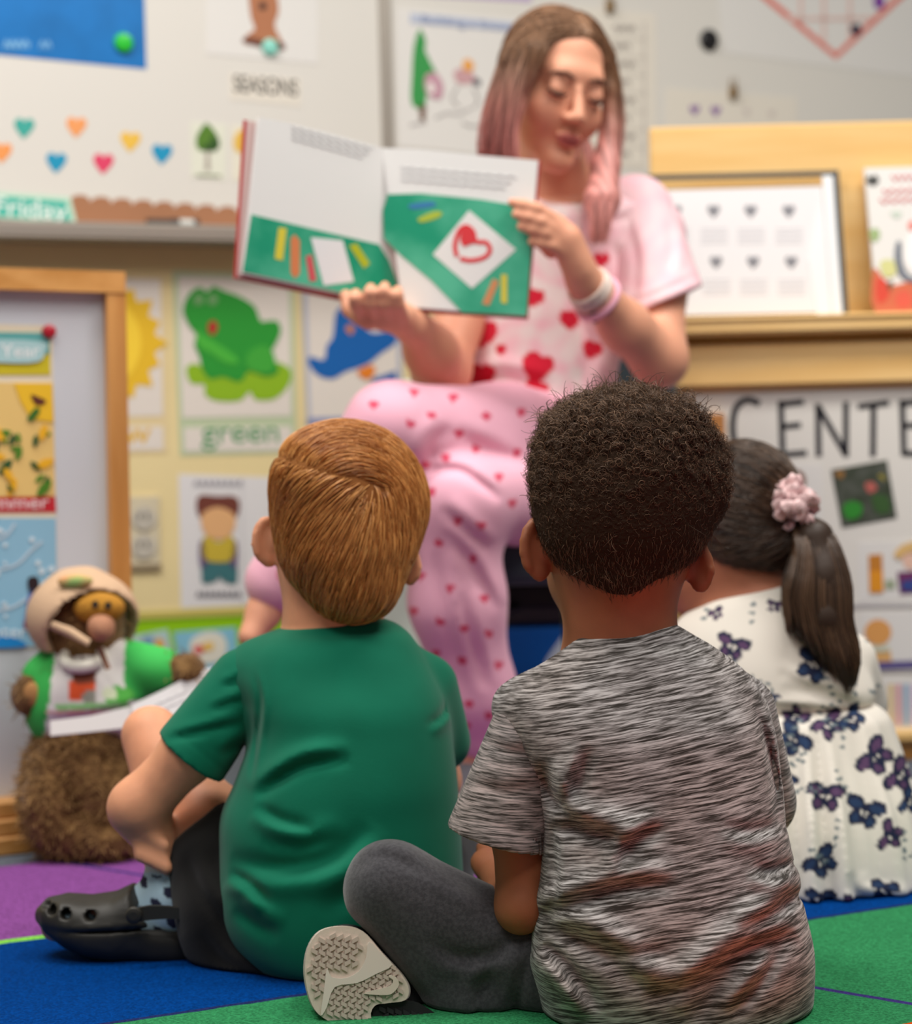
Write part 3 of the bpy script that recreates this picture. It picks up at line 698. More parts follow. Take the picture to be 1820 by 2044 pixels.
# ================================================================ wooden display unit on the far side
RY = 3.42
RP = Plane((0, RY, 0), (1, 0, 0), (0, 0, 1))
M_birch = wood('birch', (244, 206, 142), (236, 192, 122), (.5, 5, 5))
root = empty('display_unit', (RP.px(1600, 1000)[0], RY + .1, 0)); tag(root, 'birch wood book display unit with a white lower panel', 'display unit')
xl, xr = RP.px(1318, 700)[0], RP.px(2250, 700)[0]
def rbx(name, y0, y1, x0, x1, n0, n1, m, par=root, bev=.004):
    """board between two photo rows; n0..n1 = depth behind / before the front plane"""
    z1, z0 = RP.px(1600, y0)[2], RP.px(1600, y1)[2]
    V, f = boxv(((x0 + x1) / 2, RY + (n0 + n1) / 2, (z0 + z1) / 2), ((x1 - x0) / 2, abs(n1 - n0) / 2, (z1 - z0) / 2), None, bev); return mk(name, V, f, m, par)
rbx('back_panel', 228, 668, xl, xr, .10, .12, M_birch)
rbx('ledge', 636, 664, xl, xr, -.03, .10, M_birch)
rbx('ledge_lip', 630, 640, xl, xr, -.035, -.02, M_birch)
rbx('upper_rail', 682, 768, xl + .02, xr, .0, .02, M_birch)
rbx('side_panel', 664, 1560, xl + .02, xl + .04, .02, .30, M_birch)
rbx('shelf_board', 766, 776, xl + .02, xr, .02, .28, M_birch)
rbx('gap_shade', 664, 684, xl + .03, xr, .12, .13, mat('gap_shade_tone', (112, 74, 44), rough=.7))  # dark brown strip paints the shade in the gap below the ledge
pan = rbx('white_panel', 776, 1462, xl + .03, xr, .02, .032, mat('pocket_panel', (226, 223, 216), rough=.5))
rbx('bottom_rail', 1462, 1485, xl + .02, xr, -.01, .03, M_birch)
rbx('kick_board', 1485, 1552, xl + .02, xr, .01, .03, wood('birch_dark', (206, 150, 84), (190, 132, 66), (.5, 5, 5)))
CP = Plane((0, RY + .02, 0), (1, 0, 0), (0, 0, 1))
blk = ink((44, 44, 50))
strokes('letter', CP, [[(1516, 806), (1490, 798), (1468, 816), (1462, 856), (1470, 894), (1496, 912), (1520, 900)]], 13, blk, pan, .0)
strokes('letter', CP, [[(1558, 800), (1562, 912)], [(1556, 808), (1604, 802)], [(1560, 852), (1598, 848)], [(1560, 908), (1610, 904)]], 12, blk, pan, .0, 0)
strokes('letter', CP, [[(1634, 912), (1632, 806)], [(1632, 810), (1688, 908)], [(1688, 912), (1688, 802)]], 12, blk, pan, .0, 0)
strokes('letter', CP, [[(1712, 812), (1774, 804)], [(1743, 808), (1742, 912)]], 12, blk, pan, .0, 0)
strokes('letter', CP, [[(1800, 798), (1804, 910)], [(1798, 806), (1850, 800)], [(1800, 850), (1842, 848)], [(1804, 906), (1854, 904)]], 12, blk, pan, .0, 0)
strokes('letter', CP, [[(1878, 910), (1876, 802), (1920, 808), (1922, 846), (1880, 856), (1924, 908)]], 12, blk, pan, .0, 0)
strokes('letter', CP, [[(1990, 812), (1960, 800), (1944, 824), (1966, 852), (1988, 880), (1964, 908), (1940, 898)]], 12, blk, pan, .0)
def cpf(name, p, c, par, k=0, curve=0): return flat(name, CP, p, ink(c), par, D1 * k, curve=curve)
o = sheet('photo_card', CP, [(1658, 938), (1770, 918), (1790, 1034), (1680, 1054)], mat('photo_dark', (84, 88, 80), rough=.5, rgb2=(58, 66, 52), vscale=40), 'tilted dark garden photo card under the CENTERS lettering', 'card')
for p, c in (([(1682, 1010), (1700, 1000), (1720, 1008), (1716, 1030), (1690, 1036)], (52, 138, 50)), ([(1726, 966), (1742, 962), (1750, 976), (1734, 984)], (184, 100, 92)), ([(1664, 944), (1684, 940), (1680, 956)], (150, 110, 60)), ([(1740, 990), (1770, 990), (1776, 1020), (1750, 1024)], (60, 92, 50)), ([(1752, 950), (1762, 946), (1766, 960)], (150, 140, 60))): cpf('picture', p, c, o, 1, 3)
o = sheet('picture_card', CP, [(1540, 925), (1640, 925), (1640, 1080), (1540, 1080)], P_white, 'white card with a brown-haired child behind the pink hair flower', 'card')
cpf('hair', [(1566, 960), (1574, 940), (1592, 938), (1606, 950), (1606, 970), (1590, 978), (1570, 976)], (120, 66, 40), o, 1, 4); cpf('shirt', [(1560, 990), (1614, 990), (1616, 1010), (1560, 1010)], (206, 120, 110), o, 1)
o = sheet('picture_card', CP, [(1712, 1082), (1850, 1076), (1850, 1196), (1712, 1200)], P_white, 'white card with orange and purple block figures', 'card')
cpf('block', [(1733, 1108), (1760, 1106), (1763, 1182), (1735, 1184)], (196, 128, 50), o, 1); cpf('block', [(1735, 1140), (1761, 1139), (1763, 1182), (1736, 1183)], (226, 150, 40), o, 2)
cpf('stripes', [(1766, 1158), (1786, 1157), (1786, 1176), (1766, 1176)], (156, 168, 140), o, 1); cpf('shirt', [(1790, 1142), (1830, 1140), (1830, 1184), (1796, 1186)], (112, 54, 100), o, 1, 0); cpf('toy', [(1800, 1160), (1830, 1156), (1830, 1180), (1800, 1178)], (56, 74, 140), o, 2)
cpf('face', [(1800, 1104), (1826, 1098), (1826, 1134), (1806, 1132)], (230, 190, 170), o, 1, 3); cpf('hair', [(1784, 1106), (1804, 1086), (1840, 1080), (1840, 1098), (1808, 1104), (1794, 1116)], (222, 184, 120), o, 2, 3)
for y in (1204, 1334): flat('pocket_edge', CP, [(1500, y), (2000, y - 4), (2000, y + 4), (1500, y + 8)], mat('clear_pocket', (206, 204, 204), rough=.3), pan, 0, .003)
o = sheet('picture_card', CP, [(1716, 1222), (1850, 1218), (1850, 1322), (1720, 1328)], P_white, 'white card with a round orange-headed figure', 'card')
cpf('head', [(1752 + 27 * math.cos(t * .4), 1262 + 26 * math.sin(t * .4)) for t in range(16)], (222, 160, 92), o, 1); cpf('collar', [(1732, 1290), (1774, 1288), (1774, 1300), (1732, 1302)], (206, 210, 190), o, 2); cpf('body', [(1732, 1298), (1776, 1296), (1780, 1322), (1730, 1324)], (224, 176, 112), o, 1)
cpf('floor_line', [(1716, 1322), (1850, 1318), (1850, 1332), (1716, 1338)], (92, 84, 140), o, 3)
o = sheet('picture_card', CP, [(1760, 1352), (1850, 1348), (1850, 1452), (1764, 1456)], P_white, 'white card with pastel crayon stripes low on the display', 'card')
for i, c in enumerate(((222, 198, 150), (214, 160, 168), (150, 178, 204), (206, 190, 212))): cpf('stripe', [(1772 + i * 15, 1366), (1783 + i * 15, 1365), (1784 + i * 15, 1446), (1774 + i * 15, 1448)], c, o, 1)
# things standing on the ledge, leaning back
zl = RP.px(1500, 636)[2]
def lean(x0, x1, ytop, yb, back=.08):
    a = J(x0, yb, RY + .03); b = J(x1, yb, RY + .03); t = J(x0, ytop, RY + .085)
    return Plane(a, b - a, t - a)
LP = lean(1290, 1690, 345, 634)
root = empty('plastic_pouch', LP.px(1490, 632)); tag(root, 'clear plastic pouch with a black edge holding a heart worksheet', 'pouch')
flat('worksheet', LP, [(1270, 382), (1640, 372), (1662, 624), (1280, 632)], paper('worksheet_paper', (224, 222, 224)), root, 0, .0015)
m = mat('pouch_clear', (236, 238, 240), rough=.06, spec=.6, coat=.6)
flat('side_sleeve', LP, [(1640, 352), (1664, 350), (1684, 628), (1660, 630)], m, root, .001, .004); flat('painted_glare', LP, [(1612, 520), (1640, 400), (1658, 628), (1630, 630)], m, root, .0017, .002)  # second piece is a pale wedge painting glare on the plastic
bl = mat('pouch_edge', (58, 60, 60), rough=.4)
flat('edge_top', LP, [(1266, 352), (1670, 342), (1672, 352), (1268, 362)], bl, root, .0, .005); flat('edge_side', LP, [(1660, 342), (1672, 342), (1692, 630), (1681, 630)], bl, root, .0, .006)
for r_, yy in ((0, 422), (1, 524)):
    for c_, xx in enumerate((1348, 1424, 1498, 1574)):
        flat('printed_heart', LP, heart(xx + r_ * 5, yy, 13), ink((128, 128, 134)), root, .0016, .0006)
        for k in range(4): flat('text_line', LP, [(xx - 26 + r_ * 5, yy + 34 + k * 9), (xx + 28 + r_ * 5, yy + 33 + k * 9), (xx + 28 + r_ * 5, yy + 37 + k * 9), (xx - 26 + r_ * 5, yy + 38 + k * 9)], ink((206, 204, 208)), root, .0016, .0004)
MP = lean(1722, 1900, 338, 626)
root = empty('picture_book', MP.px(1810, 625)); tag(root, 'picture book with red title and tomato cover on the display ledge', 'book')
flat('cover', MP, [(1722, 340), (1960, 334), (1976, 624), (1748, 628)], paper('cover_pale', (222, 220, 216)), root, 0, .012)
def mpf(n, p, c, k=1, cv=3): return flat(n, MP, p, ink(c), root, .012 + k * .0005, curve=cv)
mpf('emblem', [(1728, 358), (1736, 350), (1740, 356), (1746, 348), (1754, 360), (1746, 370), (1734, 368)], (52, 52, 50))
for L in ([(1780, 356), (1860, 352)], [(1762, 384), (1870, 378)], [(1756, 402), (1870, 396)]): strokes('title', MP, [[(x, y + (5 if i % 2 else -5)) for i, (x, y) in enumerate(zip(np.linspace(L[0][0], L[1][0], 13), np.linspace(L[0][1], L[1][1], 13)))]], 5, ink((200, 98, 104)), root, .0125, 0)
mpf('leaf', [(1734, 462), (1750, 456), (1756, 472), (1742, 484)], (152, 174, 120)); mpf('leaf', [(1776, 424), (1800, 424), (1790, 436)], (190, 204, 190))
mpf('tomato_patch', [(1742, 540), (1756, 546), (1770, 570), (1800, 566), (1840, 560), (1850, 624), (1748, 626)], (200, 104, 72)); mpf('tomato', [(1750, 556), (1768, 560), (1774, 590), (1756, 606), (1748, 590)], (206, 70, 52), 2); mpf('tomato', [(1786, 590), (1810, 580), (1820, 606), (1796, 616)], (212, 90, 70), 2)
mpf('apple', [(1756, 524), (1776, 518), (1792, 530), (1784, 550), (1764, 552)], (204, 204, 140), 2); mpf('stem', [(1770, 566), (1782, 562), (1776, 582)], (96, 84, 56), 2); mpf('handle', [(1788, 486), (1798, 484), (1800, 520), (1812, 548), (1840, 560), (1838, 568), (1800, 556), (1786, 524)], (110, 116, 128), 3)
mpf('figure', [(1814, 466), (1840, 460), (1850, 540), (1826, 546), (1806, 520)], (238, 236, 236), 2); mpf('ear', [(1812, 446), (1824, 440), (1826, 458), (1816, 460)], (226, 130, 120), 3)
# small wooden block at the display's near end
V, f = boxv(J(1426, 864, RY + .008), (S(20, RY), .012, S(38, RY)), None, .002); mk('corner_block', V, f, wood('block_wood', (206, 150, 92), (190, 130, 74), (5, 5, .6)), bpy.data.objects['display_unit'])
o = sheet('border_strip', WB, [(800, -60), (1060, -40), (1060, 4), (800, -10)], paper('lavender_strip', (190, 170, 206)), 'lavender paper strip above the snow-day poster', 'border')
# ================================================================ people: shared pieces
def skin(name, rgb, red=(1.0, .55, .4)):
    return mat(name, rgb, rough=.52, spec=.32, var=.10, vscale=22, bump=.06, bscale=700, sss=.12)
def ear(c, R, h=.030, w=.017, t=.006, side=1):
    """R columns: outward along the ear's flat, thickness, up"""
    c = np.asarray(c, float)
    pr = [(ell(c, (w, t, h), R), .004), (ell(c - R[:, 2] * h * .78 - R[:, 0] * w * .25, (w * .45, t * .95, h * .3), R), .006)]
    rim = [c + R[:, 0] * w * .86 * math.cos(q) + R[:, 2] * h * .88 * math.sin(q) + R[:, 1] * side * .0022 for q in np.radians((115, 90, 65, 40, 15, -10, -35, -55))]
    pr += chain(rim, [.003, .0042, .0048, .0050, .0050, .0048, .0044, .0036], .0025)
    pr += [(ell(c - R[:, 0] * w * .45 + R[:, 1] * side * .003, (w * .45, .0075, h * .55), R), .003)]
    return pr
def finger(p0, p1, p2, p3, r):
    return chain([p0, p1, p2, p3], [r * 1.08, r, r * .93, r * .78], .004)
def grad(f, p, e=.0015):
    g = np.stack([f(p + np.array(d) * e) - f(p - np.array(d) * e) for d in ((1, 0, 0), (0, 1, 0), (0, 0, 1))], 1)
    return g / (np.linalg.norm(g, axis=1)[:, None] + 1e-9)
def surf_points(V, Fq, n, keep=None):
    N, A = vnorm(V, Fq); c = V[Fq].mean(1)
    if keep is not None: A = A * keep(c)
    idx = rng.choice(len(Fq), n, p=A / A.sum()); w = rng.dirichlet((1, 1, 1, 1), n)
    return (V[Fq[idx]] * w[..., None]).sum(1), N[Fq[idx, 0]]
def comb(f, roots, direction, steps, step, lift=.004, jitter=.25):
    """hairs that lie on the surface of f and follow a direction field"""
    p = roots.copy(); out = [p.copy()]; jit = rng.normal(0, jitter, p.shape); lf = lift * rng.uniform(.2, 1.3, len(p))
    L = step * rng.uniform(.6, 1.25, len(p))[:, None]
    for k in range(steps):
        g = grad(f, p); d = direction(p) + jit * .5; d -= g * (d * g).sum(1)[:, None]; d /= np.linalg.norm(d, axis=1)[:, None] + 1e-9
        p = p + d * L; t = (k + 1) / steps; target = lf * math.sin(math.pi * min(t * .8 + .12, 1))
        p = p - g * (f(p) - target)[:, None]; out.append(p.copy())
    return np.stack(out, 1)

# ---------------------------------------------------------------- boy in the grey shirt
B = 1.98
gb = empty('person', G(1330, 2080)); tag(gb, 'curly-haired child sitting cross-legged in a heathered grey t-shirt', 'person', 'seated children')
SK_B = skin('skin_brown', (150, 92, 62))
rows = [(1222, 1162, 1345, 2.0, .052), (1262, 1128, 1375, 2.0, .06), (1300, 1095, 1432, 1.995, .072), (1340, 1042, 1482, 1.99, .08), (1385, 1002, 1514, 1.985, .088), (1450, 1018, 1535, 1.975, .095), (1550, 1062, 1549, 1.965, .098),
        (1650, 1080, 1565, 1.955, .1), (1750, 1074, 1590, 1.945, .103), (1820, 1066, 1604, 1.94, .106), (1900, 1058, 1621, 1.94, .11), (1980, 1074, 1620, 1.945, .112), (2044, 1092, 1612, 1.95, .11), (2082, 1120, 1590, 1.955, .1)]
body = [(loft(pxlevels(rows, B, .09, .026), .02), .01)]
hc = J(1240, 1035, 2.0)
body += [(ell(hc, (.076, .09, .095)), .02), (ell(J(1190, 1150, 2.045), (.050, .055, .05)), .03), (rc(J(1238, 1150, 1.995), J(1238, 1300, 2.0), .054, .058), .025)]
RL = axes((-.45, .9, 0)); 
def earR(out, back=.5):   # ear flat tilted outward and back
    x = np.array((out, -back, .10)); x /= np.linalg.norm(x); z = np.array((.12 * out, 0, 1.)); z -= x * x.dot(z); z /= np.linalg.norm(z); return np.stack([x, np.cross(z, x), z], 1)
body += ear(J(1072, 1094, 1.995), earR(-1, .5), .031, .019, .0055, 1) + ear(J(1386, 1122, 1.995), earR(1, .55) @ np.array(Matrix.Rotation(-.38, 3, 'Y')), .029, .018, .0055, -1)
# arms
body += chain([J(1060, 1440, 1.98), J(1034, 1650, 1.955), J(1040, 1812, 1.94)], [.026, .0258, .0235], .015)
wr = J(985, 1742, 2.085)
body += chain([J(1040, 1812, 1.94), wr], [.0235, .016], .012) + [(ell(J(972, 1722, 2.105), (.018, .026, .015)), .012)]
for k, (dx, dy) in enumerate(((-14, -30), (-4, -34), (8, -30), (-20, -6), (-12, 14))):
    a = J(972 + dx * .4, 1722 + dy * .4, 2.12); b = J(972 + dx, 1722 + dy, 2.135)
    body += [(rc(a, b, .0068, .0055), .004)]
body += chain([J(1480, 1430, 2.02), J(1500, 1640, 2.08), J(1420, 1760, 2.2), J(1250, 1800, 2.25)], [.03, .027, .022, .016], .015)
body += chain([J(1160, 1960, 1.98), J(785, 1775, 2.0), J(1000, 2050, 1.99)], [.035, .03, .022], .02) + chain([J(1440, 1990, 1.99), J(1470, 1930, 2.22), J(860, 2000, 2.04)], [.04, .03, .022], .02)
solid('body', body, .0035, SK_B, gb, bounds=(J(690, 2090, 2.05) - .03, J(1640, 900, 2.3) + .05), minus=[lambda p: p[:, 2] - .0085])

# heathered knit
def heather(name, tilt, dark=(46, 42, 38), light=(184, 181, 180), warm=(150, 112, 98), sc=(30, 30, 560)):
    m = bpy.data.materials.new(name); m.use_nodes = True; nt = m.node_tree; b = nt.nodes['Principled BSDF']; N = nt.nodes.new; L = nt.links.new
    tc = N('ShaderNodeTexCoord'); mp = N('ShaderNodeMapping'); mp.inputs['Rotation'].default_value = (0, tilt, 0)
    L(tc.outputs['Object'], mp.inputs['Vector'])
    wn = N('ShaderNodeTexNoise'); wn.inputs['Scale'].default_value = 14; L(mp.outputs[0], wn.inputs['Vector'])
    ad = N('ShaderNodeVectorMath'); ad.operation = 'MULTIPLY_ADD'; L(wn.outputs['Color'], ad.inputs[0]); ad.inputs[1].default_value = (0, 0, .006); L(mp.outputs[0], ad.inputs[2])
    sc_ = N('ShaderNodeVectorMath'); sc_.operation = 'MULTIPLY'; L(ad.outputs[0], sc_.inputs[0]); sc_.inputs[1].default_value = sc
    n1 = N('ShaderNodeTexNoise'); n1.inputs['Scale'].default_value = 1; n1.inputs['Detail'].default_value = 3; n1.inputs['Roughness'].default_value = .65; L(sc_.outputs[0], n1.inputs['Vector'])
    cr = N('ShaderNodeValToRGB'); e = cr.color_ramp.elements; e[0].position = .39; e[0].color = (*lin(dark), 1); e[1].position = .64; e[1].color = (*lin(light), 1)
    q = e.new(.48); q.color = (*lin((108, 104, 102)), 1); L(n1.outputs['Fac'], cr.inputs[0])
    n2 = N('ShaderNodeTexNoise'); n2.inputs['Scale'].default_value = 9; L(tc.outputs['Object'], n2.inputs['Vector'])
    rp = N('ShaderNodeMapRange'); rp.inputs[1].default_value = .45; rp.inputs[2].default_value = .7; rp.inputs[4].default_value = .5; L(n2.outputs['Fac'], rp.inputs[0])
    mu = N('ShaderNodeMix'); mu.data_type = 'RGBA'; mu.blend_type = 'MULTIPLY'; L(rp.outputs[0], mu.inputs[0]); L(cr.outputs[0], mu.inputs[6]); mu.inputs[7].default_value = (.96, .84, .78, 1)  # warm patches paint the reddish bounced light of the folds into the knit
    L(mu.outputs[2], b.inputs['Base Color']); b.inputs['Roughness'].default_value = .8; b.inputs['Specular IOR Level'].default_value = .15; b.inputs['Sheen Weight'].default_value = .15
    bp = N('ShaderNodeBump'); bp.inputs['Strength'].default_value = .12; bp.inputs['Distance'].default_value = .001; L(n1.outputs['Fac'], bp.inputs['Height']); L(bp.outputs[0], b.inputs['Normal'])
    return m
M_hb, M_hs = heather('heather_knit_back', math.radians(9)), heather('heather_knit_sleeve', math.radians(-7), light=(168, 158, 156), warm=(150, 118, 112))
k0, k1 = J(1128, 1306, 1.98), J(1345, 1230, 1.98); dv = k1 - k0; nrm = np.array((-dv[2], -.35 * np.linalg.norm(dv), dv[0]))
nrm = np.array((-dv[2], 0.10, dv[0]))
torso = cut(loft(pxlevels(rows, B, .09), .03), k0, nrm, .004)
rsl = rc(J(1482, 1420, 2.02), J(1512, 1600, 2.06), .034, .04)
nb_ = 1.99
shirt = [(torso, .01), (rsl, .02), (rc(J(1050, 1420, 1.985), J(1080, 1560, 1.975), .032, .03), .02)]
CR = [([(1098, 1652), (1180, 1662), (1262, 1695)], 16, .007, 1), ([(1238, 1752), (1262, 1690), (1330, 1648)], 13, .006, 1), ([(1070, 1832), (1160, 1800), (1250, 1772), (1350, 1768)], 15, .007, 1),
      ([(1085, 1846), (1170, 1885), (1290, 1975)], 20, .009, 1), ([(1085, 1880), (1130, 1930), (1195, 2015)], 14, .008, -1), ([(1590, 1865), (1490, 1905), (1430, 1960), (1390, 2040)], 22, .009, -1),
      ([(1600, 1775), (1545, 1825), (1470, 1862)], 14, .006, -1), ([(1568, 1640), (1500, 1660), (1440, 1650)], 12, .004, 1), ([(1080, 1520), (1108, 1600), (1160, 1650)], 12, .006, 1), ([(1136, 1606), (1160, 1550), (1176, 1490)], 13, .005, 1),
      ([(1180, 1880), (1260, 1905), (1340, 1900)], 16, .005, -1), ([(1280, 1990), (1360, 1975), (1440, 1920)], 16, .005, 1), ([(1460, 2030), (1520, 1960), (1560, 1890)], 12, .006, 1), ([(1500, 1392), (1528, 1470), (1546, 1560), (1552, 1650)], 8, .004, 1),
      ([(1098, 1640), (1108, 1720), (1104, 1810)], 8, .003, 1), ([(1300, 1290), (1370, 1290), (1440, 1320)], 10, .003, 1), ([(1586, 1720), (1540, 1740), (1500, 1730)], 12, .005, 1), ([(1140, 1290), (1220, 1262), (1345, 1250)], 5, .0012, 1)]
sh, SV, SF = solid('t_shirt', shirt, .003, M_hb, gb, disp=[crease(p, 1.87, w * 1.1, d * (1.55 if d >= .005 else 1), 1.985, .8, s) for p, w, d, s in CR], bounds=(J(1000, 2090, 2.08) - .03, J(1640, 1220, 2.12) + .02), minus=[lambda p: p[:, 2] - .0085], smooth=2)
h0, h1 = J(893, 1648, 1.95), J(1092, 1703, 1.95); hd = h1 - h0
slv = cut(rc(J(1048, 1428, 1.975), J(986, 1690, 1.948), S(60, 1.97), S(106, 1.95)), (h0 + h1) / 2, (hd[2], 0, -hd[0]), .002)
hol = cut(rc(J(1030, 1560, 1.96), J(986, 1720, 1.948), .03, S(104, 1.95)), J(1010, 1640, 1.95), (-hd[2], 0, hd[0]), .002)
sl, _, _ = solid('sleeve', [(slv, .01)], .003, M_hs, sh, minus=[hol], disp=[crease([(930, 1560), (1000, 1580), (1080, 1570)], 1.9, 14, .003, 1.96), crease([(960, 1470), (1010, 1500), (1080, 1500)], 1.9, 12, .003, 1.96), crease([(905, 1628), (990, 1650), (1090, 1680)], 1.9, 4, .0008, 1.96, 0)], bounds=(J(880, 1740, 2.06) - .02, J(1130, 1360, 2.06) + .02), smooth=1)
# trousers
M_fleece = mat('charcoal_fleece', (70, 70, 74), rough=.95, spec=.05, sheen=.35, rgb2=(56, 56, 60), vscale=260, bump=.12, bscale=600)
tr = chain([J(1150, 1972, 1.97), J(782, 1768, 1.99)], [S(112, 1.97), S(88, 1.99)], .02) + chain([J(778, 1782, 1.985), J(950, 2000, 1.975), J(1030, 2090, 1.98)], [S(84, 1.99), S(82, 1.975), S(76, 1.98)], .02) + chain([J(1430, 1990, 1.99), J(1470, 1930, 2.22), J(900, 2010, 2.04)], [.062, .05, .036], .02) + [(ell(J(1340, 2010, 1.99), (.13, .085, .06)), .03)]
solid('trousers', tr, .0032, M_fleece, gb, disp=[crease([(1050, 1850), (980, 1905), (900, 1905), (860, 1870)], 1.9, 16, .005, 1.99), crease([(820, 1705), (900, 1745), (985, 1800)], 1.92, 14, .004, 2.0, .8, -1), crease([(700, 1740), (760, 1710), (840, 1740), (940, 1790)], 1.92, 12, .003, 2.0), crease([(700, 1820), (760, 1900), (850, 2000)], 1.9, 12, .003, 2.0), crease([(960, 2044), (955, 1980), (990, 1930)], 1.9, 12, .004, 2.0), crease([(1020, 2044), (1040, 1960), (1062, 1900)], 1.9, 12, .004, 2.0)],
      bounds=(J(680, 2095, 2.06) - .03, J(1560, 1660, 2.3) + .03), minus=[lambda p: p[:, 2] - .0085], smooth=1)
# shoe seen from below
SP = Plane(J(690, 1960, 1.93), (1, .10, 0), (0, .22, 1))
shoe = empty('shoe', SP.px(690, 1960), gb); shoe['label'] = 'cream rubber sole with black heel'
M_sole = mat('cream_rubber', (206, 192, 178), rough=.6, bump=.05, bscale=300); M_blk = mat('black_rubber', (26, 26, 28), rough=.6)
outl = [(608, 1945), (614, 1893), (638, 1858), (682, 1848), (722, 1858), (760, 1900), (800, 1945), (813, 1972), (806, 1994), (772, 2000), (748, 2004), (738, 2020), (738, 2044), (700, 2044), (652, 2034), (622, 2004)]
flat('outsole', SP, outl, M_sole, shoe, -.02, .02, curve=4)
flat('heel', SP, [(742, 2024), (752, 2006), (810, 1996), (850, 2010), (940, 2080), (880, 2120), (742, 2080)], M_blk, shoe, -.022, .016, curve=3)
flat('midsole', SP, [(x + (690 - x) * -.03, y) for x, y in outl], mat('midsole_foam', (196, 186, 178), rough=.6), shoe, -.036, .015, curve=4)
def inside(pt, poly):
    x, y = pt; r = False; m = len(poly)
    for i in range(m):
        (x1, y1), (x2, y2) = poly[i], poly[i - 1]
        if (y1 > y) != (y2 > y) and x < (x2 - x1) * (y - y1) / (y2 - y1) + x1: r = not r
    return r
P1 = [(626, 1900), (646, 1868), (684, 1862), (716, 1872), (722, 1900), (712, 1926), (690, 1940), (668, 1944), (654, 1934), (648, 1956), (644, 1990), (634, 2000), (620, 1970), (618, 1935)]
P2 = [(664, 1966), (700, 1958), (740, 1940), (776, 1916), (800, 1950), (804, 1978), (796, 1988), (752, 1994), (730, 2012), (728, 2036), (690, 2034), (656, 2026), (650, 2004)]
P3 = [(756, 2016), (806, 2004), (840, 2014), (890, 2052), (900, 2100), (752, 2070)]
def treads(name, poly, m, step, off, flip=1, sl=.55, parent=shoe):
    parts = []; xs = [p[0] for p in poly]; ys = [p[1] for p in poly]; r = 0; y = min(ys)
    while y < max(ys):
        x = min(xs) - 10 + (step * .4 if r % 2 else 0)
        while x < max(xs):
            a = sl if r % 2 == 0 else -sl
            cxp, cyp = x + step * .3, y + (x - 690) * .16
            if inside((cxp, cyp), poly):
                w, h = step * .40, step * .30; q = [(cxp - w, cyp - h - w * a), (cxp + w, cyp - h + w * a), (cxp + w, cyp + h + w * a), (cxp - w, cyp + h - w * a)]
                qq = np.array(q)
                if area2(qq) > 0: qq = qq[::-1]
                parts.append(prism(SP.pts(qq, off), SP.n, .0022))
            x += step
        y += step * .8; r += 1
    V, f = merge(parts); o = mk(name, V, f, m, parent); o['kind'] = 'stuff'; return o
M_tr = mat('tread_cream', (188, 172, 160), rough=.65)
treads('tread_blocks', P1, M_tr, 15, .0)
treads('tread_blocks', P2, M_tr, 14, .0)
treads('tread_blocks', P3, mat('tread_black', (34, 34, 36), rough=.6), 16, -.006)
flat('shank', SP, [(652, 1934), (662, 1950), (690, 1952), (716, 1938), (730, 1912), (736, 1880), (760, 1902), (782, 1926), (750, 1944), (712, 1962), (668, 1970), (652, 2010), (640, 2026), (646, 1980)], mat('shank_rubber', (214, 202, 192), rough=.5), shoe, .0, .003, curve=3)
flat('swoosh_emblem', SP, [(730, 1984), (732, 1980), (764, 1972), (780, 1966), (784, 1956), (776, 1950), (778, 1946), (790, 1950), (796, 1964), (788, 1978), (772, 1986)], M_sole, shoe, .0022, .0016, curve=4)
solid('upper', [(rc(J(690, 1930, 1.985), J(860, 2050, 2.0), .042, .035), .01)], .004, mat('shoe_upper', (40, 40, 42), rough=.7), shoe, bounds=(J(620, 2090, 2.04) - .03, J(930, 1830, 2.06) + .02), minus=[lambda p: p[:, 2] - .0085, lambda p: -((p - SP.px(690, 1960, -.024)) @ SP.n)])
# hair: dense coils
hv = [(ell(J(1248, 962, 2.0), (.0960, .105, .084)), .02), (ell(J(1246, 874, 2.0), (.086, .088, .046)), .02), (ell(J(1242, 1050, 1.99), (.080, .085, .062)), .03), (ell(J(1240, 1135, 1.968), (.048, .043, .022)), .02), (ell(J(1240, 1160, 1.962), (.022, .032, .014)), .02), (ell(J(1395, 960, 2.0), (.030, .05, .045)), .02)]
def fuzz(p): return .0035 * np.clip((p[:, 2] - J(1240, 1100, 1.97)[2]) / .11, .12, 1) * (np.sin(p[:, 0] * 210 + 3 * np.sin(p[:, 2] * 130)) * np.sin(p[:, 2] * 190 + 2 * np.sin(p[:, 0] * 160)) + .6 * np.sin(p[:, 0] * 420 + p[:, 2] * 330))
M_curl = hair_mat('dark_curl_strands', (60, 43, 31), (112, 84, 62), .55, .3)
hr, HV, HF = solid('hair', hv, .004, mat('dark_curl_base', (50, 36, 26), rough=.9, spec=.1, bump=.8, bscale=260), gb, disp=[fuzz], bounds=(J(1030, 1200, 2.12) - .03, J(1470, 760, 2.12) + .02), pad=.03)
P0, N0 = surf_points(HV, HF, 10500, lambda c: (c[:, 1] < 2.06) * 1.0 + .15)
n = len(P0); S_ = 11; t = np.linspace(0, 1, S_)[None, :, None]
T1 = np.cross(N0, rng.normal(size=(n, 3))); T1 /= np.linalg.norm(T1, axis=1)[:, None]; T2 = np.cross(N0, T1)
low = np.clip((P0[:, 2] - J(1240, 1180, 1.95)[2]) / .14, .34, 1)
Rr = (rng.uniform(.0022, .0048, n) * (.5 + .5 * low))[:, None, None]; Ln = (rng.uniform(.004, .013, n) * low)[:, None, None]; turns = rng.uniform(.7, 1.5, n)[:, None, None] * 2 * math.pi; ph = rng.uniform(0, 6.28, n)[:, None, None]
a = ph + turns * t
